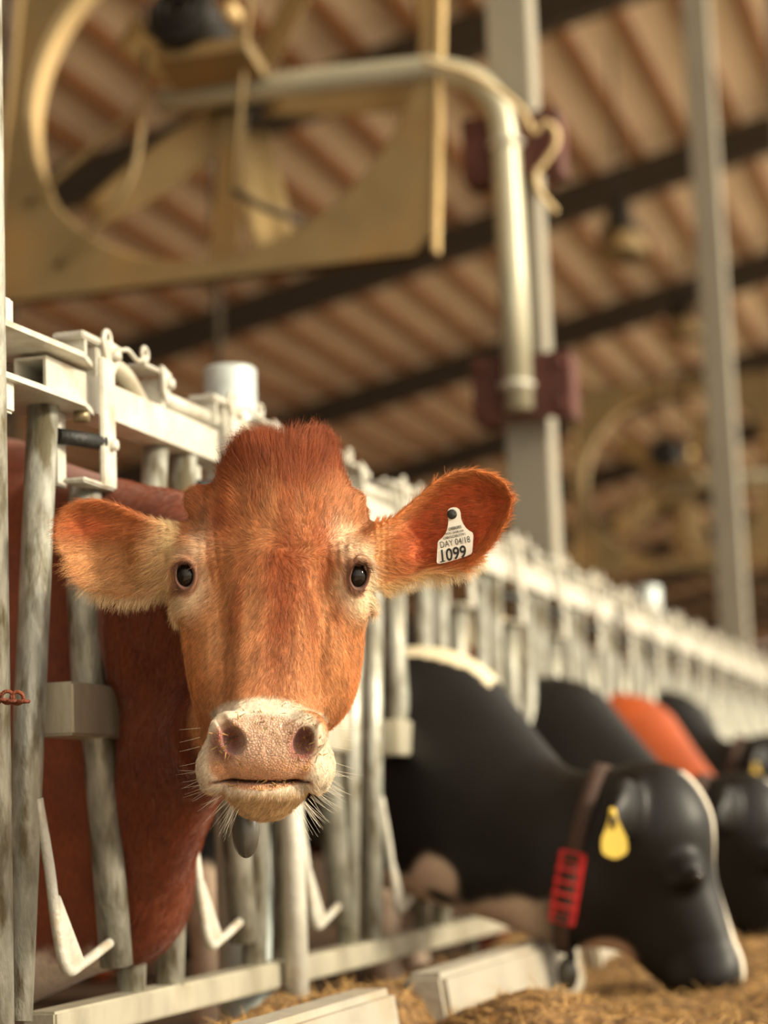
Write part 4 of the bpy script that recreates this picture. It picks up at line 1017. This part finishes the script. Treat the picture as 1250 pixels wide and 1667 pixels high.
def grazing(yc, H, pal, label, lift=0.0, hx=.011, tags=(), white=True, group=None):
    f, hq, sh, col = graz_fn(yc, H, lift)
    m1 = hq(1153, 1600); h = hx
    V, Q = mesh_sdf(f, np.arange(-2.5, m1[0] + .35, h), np.arange(yc - .5 + min(0, H[1]), yc + .5 + max(0, H[1]), h), np.arange(-.04, 1.42 + lift, h), slack=2.2)
    n1 = vnoise(V, .09, 3); n2 = vnoise(V, .22, 8)
    base, light = np.array(pal[0]), np.array(pal[1])
    c = np.tile(base, (len(V), 1)) * (.8 + .4 * n1[:, None])
    x, y, z = V.T
    if white:
        wh = sstep(.02, .0, z - (.43 + .13 * (n1 - .5) + .05 * (n2 - .5)) + .06 * np.clip((x + .05) / .3, 0, 1))
        wh = wh * sstep(.42, .30, x) + sstep(.60, .68, n2) * (x < -.35) * .95
        c = mix(c, light, np.clip(wh, 0, 1))
        # blaze: the front line of the face, and a throat patch
        a, b2 = hq(1075, 1285), hq(1205, 1625); ax = _n(b2 - a); r_ = V - a; t = r_ @ ax
        ctr = hq(0, 0)[1] if False else hq(1100, 1400)[1]
        nrm = np.array([ax[2], 0, -ax[0]]); nrm = nrm if nrm[0] > 0 else -nrm; e = r_ @ nrm
        bz = sstep(.030, .018, np.abs(y - ctr) + .008 * n1 + .022 * np.exp(-((t - .22) / .10) ** 2)) * (e > -.05) * (t > -.02) * (x > col[0] + .1)
        c = mix(c, lin(236, 226, 205), bz)
        th = hq(985, 1560); r2 = np.sqrt(((x - th[0]) / .075) ** 2 + ((z - th[2]) / .05) ** 2); c = mix(c, lin(190, 155, 130), sstep(1.1, .8, r2 + .3 * (n1 - .5)))
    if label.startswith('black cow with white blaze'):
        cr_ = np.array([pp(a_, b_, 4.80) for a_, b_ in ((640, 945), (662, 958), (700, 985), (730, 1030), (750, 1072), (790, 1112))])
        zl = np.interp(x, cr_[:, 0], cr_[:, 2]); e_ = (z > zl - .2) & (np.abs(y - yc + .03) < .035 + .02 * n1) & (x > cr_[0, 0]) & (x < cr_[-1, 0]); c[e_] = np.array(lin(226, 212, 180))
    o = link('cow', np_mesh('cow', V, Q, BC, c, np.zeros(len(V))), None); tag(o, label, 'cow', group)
    for s in (-1,):
        e = hq(1140, 1424, s * .082); b = MB(); bmesh.ops.create_uvsphere(b.bm, u_segments=18, v_segments=12, radius=.018, matrix=Matrix.Translation(Vector(e) + Vector((.004, s * .022, 0))))
        for f_ in b.bm.faces: f_.smooth = True
        b.build('eye', EYEM, o)
    return f, hq, o
def strap(f, pts, yc, wd_m, name, mt, parent, ylat=.5):
    """band hugging the neck: 2-D loop in the plane through pts[0], pts[1]"""
    a, b2 = np.array(pts[0]), np.array(pts[1]); c = (a + b2) / 2; ax = _n(b2 - a); nn = np.cross(ax, YN); nn = _n(nn); N = 40; R1 = []
    for i in range(N):
        th = 2 * math.pi * i / N; d = ax * math.cos(th) + YN * math.sin(th)
        rs = np.linspace(.02, .45, 200); P = (c[None] + d[None] * rs[:, None]).astype(np.float32); v = f(P); k = np.argmax(v > 0.004); R1.append((c + d * (rs[k] + .003), d))
    bm = bmesh.new(); rows = []
    for p_, d in R1:
        rows.append([bm.verts.new(p_ + nn * wd_m * s_ / 2 + d * e_) for s_, e_ in ((-1, 0), (1, 0), (1, .006), (-1, .006))])
    for i in range(N):
        A, B_ = rows[i], rows[(i + 1) % N]
        for j in range(4): bm.faces.new((A[j], B_[j], B_[(j + 1) % 4], A[(j + 1) % 4]))
    bmesh.ops.recalc_face_normals(bm, faces=bm.faces[:]); me = bpy.data.meshes.new(name); bm.to_mesh(me); bm.free()
    link(name, me, mt, parent, True); return R1, nn, c
def drop_tag(c, name, lab, mt, s=1.0):
    rt = empty(name, c, lab, 'ear tag'); b = MB()
    prof = [(0, .030), (.006, .028), (.0075, .018), (.010, .004), (.019, -.018), (.0265, -.036), (.028, -.058), (.024, -.068), (.010, -.076), (0, -.078)]
    pl = [(x_ * s, 0, z_ * s) for x_, z_ in prof] + [(-x_ * s, 0, z_ * s) for x_, z_ in prof[-2:0:-1]]
    b.prism(pl, (.0, .003, 0)); b.build('tag_plate', mt, rt)
    MB().lathe((0, 0, .018 * s), (0, -1, 0), [(.007 * s, -.004), (.007 * s, .004), (0, .005)], 12).build('button', mt, rt)
    rt.rotation_euler = (0, 0, math.radians(14)); return rt
BLK = (lin(20, 18, 17), lin(214, 188, 165)); BRN = (lin(158, 72, 32), lin(200, 150, 90))
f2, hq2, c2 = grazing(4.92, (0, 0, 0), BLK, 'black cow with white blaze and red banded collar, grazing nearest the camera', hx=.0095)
def collar(f, hq, label, red=True):
    rt = empty('collar', hq(935, 1490), label, 'collar'); o_ = np.array(rt.location)
    g = lambda P: f((P + o_.astype(np.float32)))
    R1, nn, c = strap(g, (hq(978, 1262) - o_, hq(922, 1530) - o_), 0, .036, 'strap', BRW, rt)
    # red ribbed section on the camera side, low on the neck
    sel = [(p_, d) for p_, d in R1 if d[1] < -.25]; sel.sort(key=lambda q2: -q2[0][2])
    zt, zb = (hq(950, 1385) - o_)[2], (hq(935, 1495) - o_)[2]
    path = [q2 for q2 in sel if zb - .03 < q2[0][2] < zt + .03]
    if len(path) > 1:
        zs = [q2[0][2] for q2 in path]; P3 = np.array([q2[0] + q2[1] * .008 for q2 in path])
        at_z = lambda z_: np.array([np.interp(z_, zs[::-1], P3[::-1, k]) for k in range(3)])
        b = MB(); b.bar(at_z(zt), at_z(zb), .010, .060, .003, up=nn); b.build('red_band', REDW, rt)
        for k in range(6):
            z0 = zt + (zb - zt) * (k + .5) / 6; p0 = at_z(z0) + np.array([0, -.006, 0])
            b = MB(); dd_ = (at_z(zb) - at_z(zt)); dd_ /= np.linalg.norm(dd_)
            if k in (0, 5): b.bar(p0 - dd_ * .009, p0 + dd_ * .009, .004, .034, .001, up=nn); b.build('buckle_slot', BRW, rt)
            else: b.bar(p0 - dd_ * .003, p0 + dd_ * .003, .006, .058, .001, up=nn); b.build('rib', REDW, rt)
    lo_ = hq(922, 1535) - o_; en = hq(924, 1582) - o_
    MB().tube([lo_, (lo_ + en) / 2 + np.array([0.01, 0, 0]), en], .012, 10).build('hanger', BLACKR, rt)
    b = MB(); bmesh.ops.create_uvsphere(b.bm, u_segments=22, v_segments=14, radius=1, matrix=Matrix.Translation(Vector(en) + Vector((0, 0, -.004))) @ Matrix.Diagonal((.024, .018, .038, 1)))
    for f_ in b.bm.faces: f_.smooth = True
    b.build('transponder', DARKP, rt)
collar(f2, hq2, 'brown strap collar with red ribbed band and dark transponder on the nearest black cow')
drop_tag(hq2(1036, 1335, -.27), 'ear_tag', 'pear shaped yellow ear tag hanging from the nearest black cow', YELTAG)
s3 = hq2(1140, 1310)[0] * 0
f3, hq3, c3 = grazing(6.32, (.02, 1.38, -.01), BLK, 'second black grazing cow, its head partly behind the nearest one', hx=.012)
collar(f3, hq3, 'red collar on the second grazing black cow')
f4, hq4, c4 = grazing(7.42, (0.0, 2.46, -.06), BRN, 'orange brown grazing cow with its neck rising between two black cows', hx=.013, white=False, lift=.0)
f5, hq5, c5 = grazing(8.3, (-.14, 3.40, .16), BLK, 'farthest black cow with raised head at the right edge', hx=.014, white=False, lift=.05)
collar(f5, hq5, 'dark red collar on the farthest black cow at the right edge')
drop_tag(atd(1230, 1256, 7.70), 'ear_tag', 'yellow ear tag of the farthest black cow at the right edge', YELTAG)
drop_tag(atd(1241, 1345, 7.80), 'ear_tag', 'small round orange ear tag low at the right edge', ORTAG, .5)
